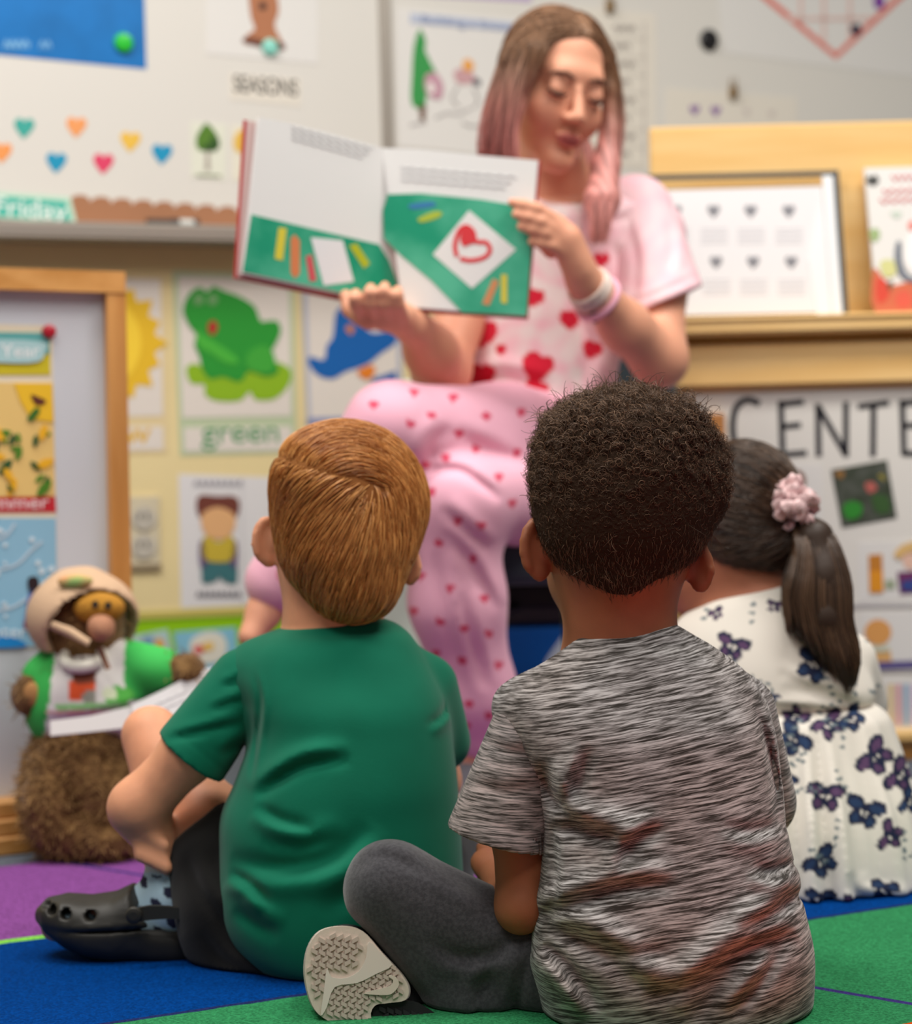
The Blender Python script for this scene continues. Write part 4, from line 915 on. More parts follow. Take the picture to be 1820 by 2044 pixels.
C = P0[:, None] - N0[:, None] * .004 + N0[:, None] * Ln * t + T1[:, None] * Rr * np.cos(a) + T2[:, None] * Rr * np.sin(a) + T1[:, None] * (rng.normal(0, .004, n))[:, None, None] * t
CURLS = C; CR_ = rng.uniform(.00030, .0005, n)
# short hairs over the hairline
Ph, Nh = surf_points(HV, HF, 3000, lambda c: np.clip((J(1240, 1040, 1.97)[2] - c[:, 2]) / .05, 0, 1) * (c[:, 1] < 2.03))
tt = np.linspace(0, 1, 11)[None, :, None]; dn = np.array((0, 0, -1.)) - Nh * (-Nh[:, 2:3]); dn /= np.linalg.norm(dn, axis=1)[:, None] + 1e-6
HLINE = Ph[:, None] + Nh[:, None] * (.0012 * np.sin(3.14 * tt)) + (dn + rng.normal(0, .35, dn.shape))[:, None] * (rng.uniform(.003, .010, len(Ph)))[:, None, None] * tt
CURLS = np.vstack([CURLS, HLINE]); CR_ = np.concatenate([CR_, np.full(len(Ph), .00028)])
# stray coils on the crown
Pt, Nt = surf_points(HV, HF, 260, lambda c: (c[:, 2] > J(1240, 850, 2.0)[2]) * 1.0 + .03)
n = len(Pt); t = np.linspace(0, 1, 11)[None, :, None]; T1 = np.cross(Nt, rng.normal(size=(n, 3))); T1 /= np.linalg.norm(T1, axis=1)[:, None]; T2 = np.cross(Nt, T1)
a = rng.uniform(0, 6.28, n)[:, None, None] + rng.uniform(2.5, 5.5, n)[:, None, None] * t; R0 = rng.uniform(.004, .008, n)[:, None, None]; L0 = rng.uniform(.008, .020, n)[:, None, None]
strands('curls', np.vstack([CURLS, Pt[:, None] + Nt[:, None] * (L0 * t + R0 * np.sin(a)) + T1[:, None] * R0 * np.cos(a) + T2[:, None] * .004 * t]), np.concatenate([CR_, np.full(n, .0004)]), M_curl, hr)['kind'] = 'stuff'

# ---------------------------------------------------------------- boy in the green shirt
A = 2.2
nb = empty('person', G(640, 1945)); tag(nb, 'red-haired child in a green t-shirt hugging one bent knee', 'person', 'seated children')
SK_F = skin('skin_fair', (226, 160, 124))
rows = [(1226, 600, 782, 2.22, .055), (1252, 545, 806, 2.22, .068), (1290, 490, 832, 2.215, .08), (1340, 470, 862, 2.21, .09), (1400, 492, 886, 2.2, .1), (1460, 500, 900, 2.195, .105), (1550, 470, 912, 2.185, .11), (1620, 442, 917, 2.18, .112), (1700, 440, 922, 2.175, .115), (1780, 438, 926, 2.17, .118), (1850, 455, 930, 2.17, .12), (1905, 500, 925, 2.17, .115), (1945, 560, 915, 2.175, .1)]
body = [(loft(pxlevels(rows[:-1], A, .1, .024), .02), .01), (ell(J(692, 1045, 2.215), (.077, .088, .092)), .02), (ell(J(636, 1128, 2.26), (.046, .055, .05)), .03), (rc(J(668, 1150, 2.215), J(660, 1280, 2.22), .054, .056), .025)]
body += ear(J(533, 1080, 2.215), earR(-1, .35), .027, .016, .006, 1) + ear(J(818, 1128, 2.235), earR(1, .1), .022, .010, .006, -1)
el = J(276, 1612, 2.19)
body += chain([J(480, 1370, 2.195), J(380, 1500, 2.185), el], [.027, .029, .031], .02) + chain([el, J(296, 1650, 2.2), J(312, 1676, 2.2)], [.031, .024, .018], .015)
hp = J(312, 1690, 2.198)
body += [(ell(hp, (.020, .018, .020)), .01)]
for k in range(4): body += [(q_[0], .0018) for q_ in finger(J(296 + k * 13, 1668 + k * 7, 2.192), J(276 + k * 16, 1684 + k * 9, 2.178), J(280 + k * 17, 1708 + k * 8, 2.174), J(300 + k * 12, 1718 + k * 7, 2.188), .0074)]
body += chain([J(290, 1655, 2.19), J(298, 1668, 2.178), J(328, 1688, 2.176)], [.009, .008, .007], .005)
kn = J(302, 1468, 2.33)
body += chain([J(580, 1850, 2.2), J(420, 1650, 2.255), kn], [.05, .045, .030], .02) + chain([kn, J(322, 1600, 2.29), J(330, 1770, 2.215)], [.030, .029, .020], .02) + chain([J(345, 1820, 2.205), J(200, 1850, 2.2), J(110, 1850, 2.2)], [.02, .02, .016], .02)
body += chain([J(860, 1380, 2.25), J(870, 1560, 2.34), J(760, 1650, 2.42)], [.03, .026, .02], .02) + chain([J(800, 1880, 2.22), J(880, 1640, 2.5), J(860, 1800, 2.46)], [.045, .035, .025], .02)
solid('body', body, .0036, SK_F, nb, bounds=(J(60, 1950, 2.3) - .03, J(940, 920, 2.55) + .05), minus=[lambda p: p[:, 2] - .0085])
M_green = mat('green_jersey', (4, 106, 80), rough=.8, spec=.12, sheen=.12, var=.05, vscale=18, bump=.05, bscale=500)
k0, k1 = J(560, 1236, 2.2), J(800, 1216, 2.2); dv = k1 - k0
torso = cut(loft(pxlevels(rows, A, .1), .03), k0, (-dv[2], 0.06, dv[0]), .004)
CR = [([(512, 1592), (562, 1552), (620, 1524), (700, 1516)], 13, .009, 1), ([(512, 1608), (560, 1636), (630, 1654)], 12, .006, -1), ([(460, 1716), (560, 1730), (660, 1712), (735, 1650)], 20, .009, -1), ([(458, 1742), (500, 1765), (540, 1806)], 12, .008, -1),
      ([(470, 1812), (520, 1850), (560, 1868)], 16, .006, 1), ([(640, 1830), (720, 1770), (800, 1690)], 24, .005, 1), ([(560, 1262), (660, 1268), (760, 1256), (812, 1240)], 8, .003, 1), ([(548, 1256), (660, 1244), (800, 1234)], 4, .0012, 1), ([(895, 1400), (880, 1430), (850, 1450)], 8, .004, 1), ([(505, 1340), (520, 1400), (512, 1480), (500, 1560)], 5, .003, 1), ([(520, 1680), (600, 1690), (690, 1670)], 16, .004, 1)]
gsh, GV, GF = solid('t_shirt', [(torso, .01), (rc(J(850, 1370, 2.24), J(880, 1480, 2.27), .036, .034), .02), (rc(J(520, 1350, 2.21), J(500, 1420, 2.2), .04, .03), .02)], .0032, M_green, nb, disp=[crease(p, 2.08, w, d, 2.2, .8, s) for p, w, d, s in CR], bounds=(J(430, 1960, 2.3) - .03, J(960, 1200, 2.35) + .02), minus=[lambda p: p[:, 2] - .0085], smooth=2)
h0, h1 = J(322, 1466, 2.185), J(442, 1562, 2.185); hd = h1 - h0
slv = cut(rc(J(488, 1362, 2.205), J(366, 1530, 2.185), S(70, 2.2), S(82, 2.185)), (h0 + h1) / 2, (hd[2], 0, -hd[0]), .002)
hol = cut(rc(J(440, 1440, 2.19), J(350, 1552, 2.185), .03, S(70, 2.185)), J(386, 1500, 2.185), (-hd[2], 0, hd[0]), .002)
solid('sleeve', [(slv, .01)], .003, M_green, gsh, minus=[hol], disp=[crease([(330, 1478), (400, 1462), (490, 1440)], 2.12, 9, .004, 2.2), crease([(440, 1372), (470, 1362), (500, 1345)], 2.12, 8, .003, 2.2), crease([(420, 1420), (460, 1405), (500, 1395)], 2.12, 8, .003, 2.2), crease([(440, 1510), (470, 1490), (500, 1480)], 2.12, 10, .003, 2.2), crease([(335, 1452), (400, 1500), (455, 1548)], 2.12, 3.5, .0009, 2.2, 0)], bounds=(J(310, 1590, 2.28) - .02, J(540, 1290, 2.28) + .02))
M_short = mat('black_jersey', (24, 23, 23), rough=.85, spec=.1, sheen=.15, bump=.08, bscale=400)
hm = J(392, 1660, 2.25)
sh_ = cut(rc(J(560, 1850, 2.2), J(360, 1640, 2.26), .078, .060), J(385, 1645, 2.25), np.array(J(310, 1560, 2.25) - J(440, 1700, 2.25)), .003)
solid('shorts', [(sh_, .02), (rc(J(455, 1800, 2.17), J(520, 1890, 2.17), .052, .042), .03), (ell(J(650, 1895, 2.19), (.145, .11, .05)), .03), (rc(J(410, 1720, 2.19), J(440, 1850, 2.17), .028, .04), .03), (rc(J(780, 1880, 2.22), J(860, 1690, 2.46), .075, .06), .03)], .0036, M_short, nb, disp=[crease([(370, 1700), (400, 1780), (460, 1860)], 2.1, 12, .004, 2.25), crease([(420, 1660), (430, 1740), (470, 1800)], 2.1, 14, .004, 2.25), crease([(400, 1860), (450, 1920), (540, 1950)], 2.1, 10, .003, 2.25)], bounds=(J(330, 1960, 2.3) - .03, J(930, 1590, 2.55) + .03), minus=[lambda p: p[:, 2] - .009])
# sock and clog
M_sock = mat('sock_knit', (150, 186, 210), rough=.9, vcol=True, bump=.1, bscale=400)
def sockcol(V):
    c = np.tile(lin((168, 196, 212)), (len(V), 1)); a, b = J(290, 1760, 2.2), J(330, 1800, 2.2)
    s = np.sin((V[:, 0] * 1.0 + V[:, 2] * .8) * 260) + np.sin((V[:, 0] * -.7 + V[:, 2]) * 190); m = (s > .75) & (V[:, 2] < J(300, 1742, 2.2)[2]) ; c[m] = lin((36, 38, 62)); c[V[:, 2] > J(300, 1738, 2.2)[2]] = lin((186, 196, 196)); return c
solid('sock', [(rc(J(338, 1728, 2.215), J(340, 1800, 2.205), .0265, .028), .02), (rc(J(350, 1835, 2.2), J(240, 1846, 2.2), .023, .022), .02), (rc(J(285, 1800, 2.205), J(330, 1790, 2.205), .018, .028), .02), (rc(J(240, 1850, 2.195), J(160, 1846, 2.186), .018, .013), .012), (rc(J(160, 1846, 2.186), J(112, 1840, 2.186), .013, .009), .01)], .003, M_sock, nb, color=sockcol, bounds=(J(80, 1890, 2.26) - .03, J(400, 1720, 2.26) + .02))
clog = empty('clog', G(250, 1932), nb); clog['label'] = 'black foam clog with round side holes'
M_clog = mat('clog_foam', (44, 42, 38), rough=.5, spec=.35, bump=.04, bscale=500)
CYn = 2.2
crows = []
for px, yt, yb, hw in ((62, 1826, 1850, .010), (80, 1806, 1872, .026), (120, 1798, 1900, .040), (170, 1802, 1922, .046), (220, 1794, 1932, .047), (256, 1776, 1934, .044), (300, 1840, 1935, .041), (345, 1850, 1935, .038), (385, 1866, 1932, .032), (398, 1885, 1922, .02)):
    a, b = J(px, yt, CYn - .03), J(px, yb, CYn - .03); crows.append((a[0], (a[2] + b[2]) / 2, (a[2] - b[2]) / 2, hw))
cr_ = np.array(crows)
def clogf(p):
    x = np.clip(p[:, 0], cr_[0, 0], cr_[-1, 0]); cz, rz, hw = (np.interp(x, cr_[:, 0], cr_[:, i]) for i in (1, 2, 3))
    q = (np.abs((p[:, 2] - cz) / rz) ** 2.6 + np.abs((p[:, 1] - CYn) / hw) ** 2.6) ** (1 / 2.6)
    return np.maximum((q - 1) * np.minimum(rz, hw), np.abs(p[:, 0] - x) - .001)
mn_ = []
for px, py, r in ((80, 1818, 9), (97, 1828, 10), (128, 1834, 10.5), (178, 1836, 10.5)):
    c = J(px, py, CYn - .045); mn_.append(rc(c + np.array((0, -.03, .006)), c + np.array((0, .034, 0)), S(r, 2.17), S(r, 2.17)))
opening = cut(union([(ell(J(330, 1806, 2.2), (.062, .034, .036)), .01), (rc(J(300, 1830, 2.2), J(370, 1838, 2.2), .024, .022), .01)]), J(280, 1800, 2.2), np.array((-.9, 0, .45)), .002)
solid('shell', [(clogf, .005)], .0026, M_clog, clog, minus=mn_ + [opening], disp=[crease([(70, 1846), (130, 1862), (240, 1858), (330, 1852), (392, 1868)], 2.16, 5, .0014, 2.2)], bounds=(J(55, 1940, 2.28) - .01, J(402, 1780, 2.28) + .02), smooth=1)
q = Plane((0, CYn - .046, 0), (1, 0, 0), (0, 0, 1)); sp_ = [(262, 1818), (300, 1806), (360, 1810), (392, 1816), (392, 1840), (350, 1832), (300, 1834), (264, 1838)]
st = flat('heel_strap', q, sp_, M_clog, clog, .004, .006, curve=3)
V, f = disc_on(q, 268, 1826, 17, .006, off=.010); mk('rivet', V, f, M_clog, clog)
# right clog of the same child, hidden side: none shown in the photograph
# hair
hv = [(ell(J(698, 1005, 2.215), (.0845, .094, .082)), .02), (ell(J(672, 930, 2.215), (.060, .080, .040)), .03), (ell(J(690, 1105, 2.185), (.066, .066, .054)), .03), (ell(J(708, 1176, 2.168), (.044, .036, .034)), .02)]
hf = union(hv); M_red = hair_mat('copper_strands', (168, 102, 46), (234, 172, 100), .34, .6)
hr, HV, HF = solid('hair', hv, .004, mat('copper_base', (150, 96, 48), rough=.7, spec=.2), nb, bounds=(J(530, 1225, 2.34) - .03, J(870, 840, 2.34) + .03))
W = J(742, 968, 2.12)
def flow(p):
    dx, dz = p[:, 0] - W[0], p[:, 2] - W[2]; d = np.zeros_like(p)
    up = dz > np.maximum(-.30 * dx, -.1 * np.abs(dx)); ang = np.interp(dx, [-.11, -.05, 0, .03, .06], np.radians([55, 30, -8, -48, -85]))
    r = np.sqrt(dx * dx + dz * dz) + 1e-6
    lx = .75 * dx / r - .35; lz = .75 * dz / r - .75
    d[:, 0] = np.where(up, np.cos(ang), lx); d[:, 2] = np.where(up, np.sin(ang), lz); return d
P0, N0 = surf_points(HV, HF, 9000, lambda c: (c[:, 1] < 2.26) * 1.0 + .05)
C = comb(hf, P0, flow, 11, .0052, .0042, .16)
strands('strands', C, rng.uniform(.00045, .0008, len(C)), M_red, hr, sides=3, taper=.3)

# ---------------------------------------------------------------- girl in the butterfly dress
gi_ = empty('person', G(1640, 1805)); tag(gi_, 'child with a dark ponytail in a white butterfly-print dress', 'person', 'seated children')
SK_G = skin('skin_tan', (186, 120, 92))
rows = [(1148, 1480, 1590, 2.55, .05), (1190, 1412, 1640, 2.55, .07), (1250, 1362, 1672, 2.545, .085), (1310, 1345, 1708, 2.54, .095), (1365, 1352, 1738, 2.535, .1), (1418, 1372, 1756, 2.53, .103)]
srows = [(1405, 1376, 1757, 2.53, .104), (1430, 1368, 1770, 2.53, .112), (1500, 1350, 1792, 2.53, .13), (1600, 1330, 1822, 2.53, .155), (1700, 1320, 1846, 2.53, .17), (1780, 1320, 1858, 2.53, .175), (1812, 1330, 1850, 2.53, .17)]
body = [(loft(pxlevels(rows, 2.55, .1, .014), .02), .01), (ell(J(1482, 1010, 2.55), (.070, .085, .078)), .02), (ell(J(1410, 1130, 2.58), (.055, .055, .058)), .03), (ell(J(1380, 1165, 2.6), (.040, .05, .038)), .03), (rc(J(1480, 1110, 2.55), J(1500, 1215, 2.55), .05, .055), .03),
        (rc(J(1560, 1430, 2.54), J(1560, 1600, 2.54), .08, .09), .03), (rc(J(1560, 1700, 2.6), J(1500, 1760, 2.75), .06, .04), .03), (rc(J(1400, 1290, 2.57), J(1370, 1480, 2.66), .03, .025), .02), (rc(J(1690, 1330, 2.57), J(1700, 1480, 2.66), .03, .025), .02)]
solid('body', body, .0045, SK_G, gi_, bounds=(J(1310, 1815, 2.6) - .03, J(1780, 900, 2.85) + .04), minus=[lambda p: p[:, 2] - .01])
# printed cotton: butterflies and sprigs
BF = [(1462, 1292, 30, .3, 1), (1625, 1330, 36, .5, 0), (1585, 1432, 26, 2.6, 1), (1582, 1476, 34, .8, 0), (1655, 1448, 30, -.6, 1), (1702, 1436, 26, -.9, 0), (1748, 1512, 36, -1.0, 1), (1798, 1548, 32, -1.1, 1), (1648, 1590, 34, .1, 1), (1725, 1622, 36, .3, 0), (1778, 1668, 28, -1.3, 1), (1640, 1722, 32, -.7, 0), (1765, 1778, 26, .2, 0), (1636, 1798, 28, .1, 0), (1560, 1560, 26, .4, 0), (1480, 1420, 26, .1, 1), (1816, 1600, 24, -1.2, 0), (1545, 1392, 10, .3, 0), (1700, 1810, 22, .6, 1), (1420, 1600, 30, .2, 1), (1470, 1700, 30, .8, 0), (1380, 1500, 28, .5, 0), (1545, 1210, 14, .2, 1), (1430, 1225, 14, -.5, 1)]
def project(V):
    q = (V - O) @ np.array(CAM_R); return CX - q[:, 0] / q[:, 2] * F, CY + q[:, 1] / q[:, 2] * F
def dresscol(V):
    x, y = project(V); c = np.tile(lin((232, 226, 216)), (len(V), 1)); front = V[:, 1] < 2.56
    for bx, by, r, rot, k in BF:
        dx, dy = (x - bx) / r, (y - by) / r; cs, sn = math.cos(rot), math.sin(rot); u, v = dx * cs + dy * sn, -dx * sn + dy * cs
        au = np.abs(u); w1 = ((au - .62) / .58) ** 2 + ((v + .35 + .1 * au) / .42) ** 2 < 1; w2 = ((au - .42) / .36) ** 2 + ((v - .42) / .45) ** 2 < 1; bd = (au < .09) & (np.abs(v) < .6)
        inn = (((au - .62) / .40) ** 2 + ((v + .35) / .24) ** 2 < 1) | (((au - .44) / .2) ** 2 + ((v - .44) / .26) ** 2 < 1)
        m = (w1 | w2 | bd) & front; c[m] = lin((34, 40, 66)); c[m & inn] = lin((92, 66, 100)) if k else lin((42, 62, 96))
    # sprigs
    rr = random.Random(11)
    for i in range(46):
        sx, sy, a = rr.uniform(1360, 1850), rr.uniform(1180, 1800), rr.uniform(0, 6.28)
        for j in range(6):
            t = (j - 2.5) * 9; qx, qy = sx + t * math.cos(a), sy + t * math.sin(a) + (4 if j % 2 else -4); m = (((x - qx) / 4.6) ** 2 + ((y - qy) / 3.4) ** 2 < 1) & front
            c[m] = lin((108, 122, 128))
    return c
M_dress = mat('printed_cotton', (230, 226, 216), rough=.75, spec=.15, vcol=True, bump=.03, bscale=300)
dr, _, _ = solid('dress_bodice', [(cut(loft(pxlevels(rows, 2.55, .1), .03), J(1470, 1172, 2.55), (-.12, .12, 1), .004), .01), (rc(J(1405, 1285, 2.56), J(1375, 1400, 2.60), .042, .04), .02), (rc(J(1690, 1320, 2.56), J(1716, 1400, 2.6), .038, .036), .02)], .0032, M_dress, gi_, color=dresscol, disp=[crease([(1560, 1372), (1640, 1388), (1720, 1412)], 2.45, 12, .005, 2.52), crease([(1552, 1340), (1600, 1364), (1680, 1384)], 2.45, 10, .003, 2.52), crease([(1380, 1416), (1560, 1412), (1660, 1420), (1750, 1416)], 2.45, 6, .003, 2.52)], bounds=(J(1320, 1440, 2.65) - .03, J(1790, 1150, 2.7) + .02))
def pleat(p):
    z0 = J(1600, 1410, 2.5)[2]; k = np.clip((z0 - p[:, 2]) / .12, 0, 1); a = np.arctan2(p[:, 0] - J(1590, 1500, 2.53)[0], 2.53 - p[:, 1])
    return .007 * k * (np.sin(a * 17 + 2.2 * np.sin(a * 5)) + .5 * np.sin(a * 29 + 1))
sk, _, _ = solid('dress_skirt', [(loft(pxlevels(srows, 2.53, .15), .02), .01), (ell(J(1780, 1805, 2.50), (.10, .09, .020)), .03)], .0032, M_dress, gi_, color=dresscol, disp=[pleat, crease([(1700, 1740), (1716, 1790), (1820, 1800)], 2.38, 10, .006, 2.5)], bounds=(J(1300, 1825, 2.65) - .05, J(1880, 1390, 2.75) + .02), minus=[lambda p: p[:, 2] - .009])
hv = [(ell(J(1484, 1005, 2.55), (.0745, .088, .080)), .02), (ell(J(1545, 1050, 2.53), (.040, .05, .050)), .03), (ell(J(1490, 1085, 2.55), (.055, .07, .034)), .03)]
hf = union(hv); M_dk = hair_mat('dark_brown_strands', (44, 32, 25), (104, 78, 58), .35, .5)
hr, HV, HF = solid('hair', hv, .004, mat('dark_brown_base', (32, 25, 21), rough=.55, spec=.35), gi_, bounds=(J(1360, 1140, 2.68) - .03, J(1610, 870, 2.68) + .03))
Tn = J(1592, 1040, 2.5)
def flow2(p): d = Tn - p; return d / (np.linalg.norm(d, axis=1)[:, None] + 1e-6)
P0, N0 = surf_points(HV, HF, 3200, lambda c: (c[:, 1] < 2.58) * 1.0 + .1)
strands('strands', comb(hf, P0, flow2, 8, .006, .0026, .12), rng.uniform(.0005, .0009, len(P0)), M_dk, hr)
gl = [J(1594, 1040, 2.5), J(1624, 1075, 2.475), J(1642, 1150, 2.46), J(1648, 1235, 2.45), J(1672, 1308, 2.445), J(1688, 1350, 2.445)]
solid('ponytail_core', chain(gl[:5], [.011, .018, .020, .020, .008], .03) + chain([J(1645, 1140, 2.47), J(1622, 1230, 2.46), J(1606, 1256, 2.46)], [.014, .016, .010], .03), .004, mat('ponytail_base', (54, 40, 31), rough=.5, spec=.3), hr, bounds=(J(1540, 1370, 2.5) - .03, J(1710, 1020, 2.55) + .02))
n = 2600; s = np.linspace(0, 1, 16); base = catmull(gl, 5, closed=False); bi = np.stack([np.interp(s, np.linspace(0, 1, len(base)), base[:, i]) for i in range(3)], 1)
o1 = np.clip(rng.normal(size=(n, 2)), -1.5, 1.5) * np.array((.016, .014)); wd = np.interp(s, [0, .2, .5, .8, 1], [.4, 1.0, 1.3, 1.0, .35]); left = np.clip(-o1[:, 0] / .015, 0, 1.6)
C = np.tile(bi, (n, 1, 1)); C[:, :, 0] += o1[:, :1] * wd - left[:, None] * .036 * s[None] ** 2; C[:, :, 1] += o1[:, 1:] * wd; C[:, :, 2] += rng.normal(0, .008, (n, 1)) * s[None] + left[:, None] * .045 * s[None] ** 2
strands('ponytail_strands', C, rng.uniform(.0006, .001, n), M_dk, hr)
# hair flower
fl_ = empty('hair_flower', J(1580, 1004, 2.47), gi_); fl_['label'] = 'pale pink ruffled hair flower'
M_pk = mat('pink_tulle', (238, 206, 206), rough=.7, sheen=.2); fr = random.Random(3)
pet = None
for k in range(46):
    a = fr.uniform(0, 6.28); rad = fr.uniform(.004, .030) ; c = J(1580, 1004, 2.47) + np.array((rad * math.cos(a), -.012 + fr.uniform(-.01, .012) + rad * .5, rad * math.sin(a) * .92))
    d = np.array((math.cos(a), -.5, math.sin(a))); d /= np.linalg.norm(d); R = axes(d, (0.1, 1, .3)); nn = 10; V = [c - R[:, 1] * .006]; 
    for i in range(nn): t = 2 * math.pi * i / nn; V.append(c + R[:, 0] * .0095 * math.cos(t) + R[:, 1] * (.0095 * math.sin(t)) + R[:, 2] * .0036 * math.sin(4 * t + k))
    V = np.array(V); V2 = V + R[:, 2] * .0007
    f = [(0, 1 + i, 1 + (i + 1) % nn) for i in range(nn)] + [(nn + 1, nn + 2 + (i + 1) % nn, nn + 2 + i) for i in range(nn)] + [(1 + i, nn + 2 + i, nn + 2 + (i + 1) % nn, 1 + (i + 1) % nn) for i in range(nn)]
    mk('petal', np.vstack([V, V2]), f, M_pk, fl_, smooth=True)
# ---------------------------------------------------------------- teacher
wo = empty('person', (J(1100, 1640, 3.1)[0], 3.1, 0)); tag(wo, 'seated adult with pink-ended hair in heart pyjamas holding up an open book', 'person')
HC = J(1106, 172, 3.08)
yaw, pit = math.radians(22), math.radians(17)
fw = np.array((math.sin(yaw) * math.cos(pit), -math.cos(yaw) * math.cos(pit), -math.sin(pit))); HR = axes(fw, (.15, 0, 1))
def L(x, y, z): return HC + HR @ np.array((x, y, z))
body = [(ell(L(0, -.012, .033), (.072, .087, .078), HR), .02), (ell(L(0, .028, -.03), (.060, .058, .084), HR), .02)]
for s in (-1, 1):
    body += [(rc(L(.041 * s, .004, -.05), L(.004 * s, .068, -.102), .019, .015), .02), (ell(L(.033 * s, .058, -.036), (.026, .024, .026), HR), .02), (ell(L(.031 * s, .079, .0), (.0145, .012, .0115), HR), .006), (ell(L(.0115 * s, .097, -.037), (.008, .009, .007), HR), .006)]
body += [(rc(L(-.030, .068, .024), L(.030, .068, .024), .014, .014), .02), (rc(L(0, .086, .004), L(0, .107, -.033), .0062, .0095), .010), (ell(L(0, .09, -.064), (.023, .010, .0065), HR), .006), (ell(L(0, .089, -.0735), (.019, .010, .008), HR), .006), (ell(L(0, .074, -.103), (.018, .016, .014), HR), .015)]
rows = [(392, 1085, 1240, 3.16, .06), (420, 1010, 1300, 3.16, .085), (470, 955, 1325, 3.16, .1), (540, 930, 1310, 3.16, .11), (620, 916, 1275, 3.155, .112), (700, 910, 1242, 3.15, .108), (780, 915, 1232, 3.15, .11), (850, 920, 1262, 3.15, .12), (930, 930, 1280, 3.15, .12)]
body += [(rc(L(0, -.02, -.06), J(1135, 400, 3.15), .045, .048), .025), (loft(pxlevels(rows, 3.16, .1, .014), .03), .02)]
# her left arm (toward the display): shoulder, elbow, wrist, hand on the page edge
e1 = J(1316, 718, 3.02); w1 = J(1166, 562, 2.885)
body += chain([J(1292, 450, 3.14), J(1312, 580, 3.08), e1], [.045, .042, .040], .02) + chain([e1, J(1248, 652, 2.96), w1], [.040, .036, .0245], .02)
kn = [J(1104, 436, 2.845), J(1112, 462, 2.845), J(1120, 486, 2.848), J(1130, 508, 2.852)]
body += [(rc(w1, J(1132, 478, 2.858), .023, .022), .015), (rc(J(1150, 520, 2.865), J(1112, 450, 2.852), .018, .016), .012), (rc(J(1156, 540, 2.868), J(1132, 500, 2.856), .02, .014), .012)]
tips = [(1022, 404, 2.838), (1030, 428, 2.836), (1040, 452, 2.838), (1062, 482, 2.842)]
for a, (tx, ty, tY) in zip(kn, tips):
    b = J(tx, ty, tY); m1 = a * .6 + b * .4 + np.array((0, -.006, .004)); m2 = a * .28 + b * .72 + np.array((0, -.004, .002)); body += finger(a, m1, m2, b, .0088)
body += chain([J(1140, 500, 2.88), J(1100, 500, 2.895), J(1070, 478, 2.895)], [.013, .011, .009], .006)
# her right arm: elbow on her lap, hand under the spine
e2 = J(880, 742, 3.03); w2 = J(822, 648, 2.905)
body += chain([J(972, 470, 3.15), J(930, 600, 3.1), e2], [.044, .042, .039], .02) + chain([e2, J(860, 700, 2.97), w2], [.045, .038, .025], .02)
body += [(rc(w2, J(768, 626, 2.86), .024, .024), .015), (rc(J(800, 630, 2.87), J(724, 622, 2.85), .02, .019), .012)]
for k, (x, yt) in enumerate(((708, 588), (738, 577), (766, 574), (792, 582))):
    body += finger(J(x + 12, 632, 2.85), J(x + 2, 606, 2.812), J(x, yt + 8, 2.806), J(x + 2, yt - 2, 2.822), .0098)
body += chain([J(735, 640, 2.85), J(700, 618, 2.86), J(690, 592, 2.868)], [.014, .012, .010], .006)
# legs
hipR, hipL = J(1190, 900, 3.18), J(1200, 960, 3.18); kR, kL = J(770, 852, 2.86), J(922, 1000, 2.84)
aR, aL = J(545, 1178, 2.88), J(950, 1500, 2.97)
body += chain([hipR, kR, aR], [.06, .034, .026], .02) + chain([hipL, kL + np.array((0, .02, -.01)), aL], [.06, .032, .028], .02)
body += chain([aR, J(528, 1220, 2.87), J(500, 1270, 2.85)], [.024, .024, .018], .015) + chain([aL, J(950, 1610, 2.97), J(900, 1630, 2.88)], [.028, .03, .022], .015)
def socket(p):
    d = 0
    for s in (-1, 1): d = d + .0022 * np.exp(-((p - L(.029 * s, .092, .012)) ** 2).sum(1) / .010 ** 2) + .003 * np.exp(-((p - L(.016 * s, .090, .004)) ** 2).sum(1) / .008 ** 2)
    return d
def womancol(V):
    c = np.tile(lin((224, 160, 130)), (len(V), 1)); q = (V - HC) @ HR
    def put(w, rgb): c[:] = c * (1 - w[:, None]) + lin(rgb) * w[:, None]
    for s in (-1, 1):
        put(.55 * np.exp(-((q - np.array((.038 * s, .06, -.035))) ** 2).sum(1) / .022 ** 2), (222, 130, 106))
        put(.35 * np.exp(-((q - np.array((.03 * s, .085, .006))) ** 2 / np.array((.015, .03, .008)) ** 2).sum(1)), (166, 108, 88))
    put(.85 * np.clip(1.6 - ((q - np.array((0, .096, -.069))) ** 2 / np.array((.022, .02, .010)) ** 2).sum(1), 0, 1), (176, 82, 84))
    x, y = project(V); t = (((x - 1185) / 11) ** 2 + ((y - 633) / 13) ** 2 < 1) & (V[:, 1] < 2.93); c[t] = lin((110, 84, 78))
    return c
solid('body', body, .0036, mat('skin_light', (224, 160, 130), rough=.5, spec=.35, vcol=True, sss=.12, bump=.03, bscale=500), wo, bounds=(J(450, 1650, 2.85), J(1400, 20, 3.2)), disp=[socket], color=womancol, minus=[lambda p: p[:, 2] - .004])
M_brow = mat('brow_hair', (84, 56, 42), rough=.8)
for s in (-1, 1):
    V, f = tube([L(.013 * s, .0905, .0205), L(.026 * s, .0895, .0255), L(.040 * s, .080, .0235), L(.047 * s, .071, .018)], [.0026, .0032, .0026, .0012], 6); mk('eyebrow', V, f, M_brow, wo, smooth=True)
    V, f = tube([L(.0175 * s, .0875, -.004), L(.024 * s, .0915, -.0075), L(.032 * s, .0925, -.0085), L(.040 * s, .0885, -.0065), L(.0465 * s, .081, -.002)], [.0012, .0022, .0026, .0024, .0014], 6); mk('eyelashes', V, f, mat('lash', (48, 34, 30), rough=.8), wo, smooth=True)
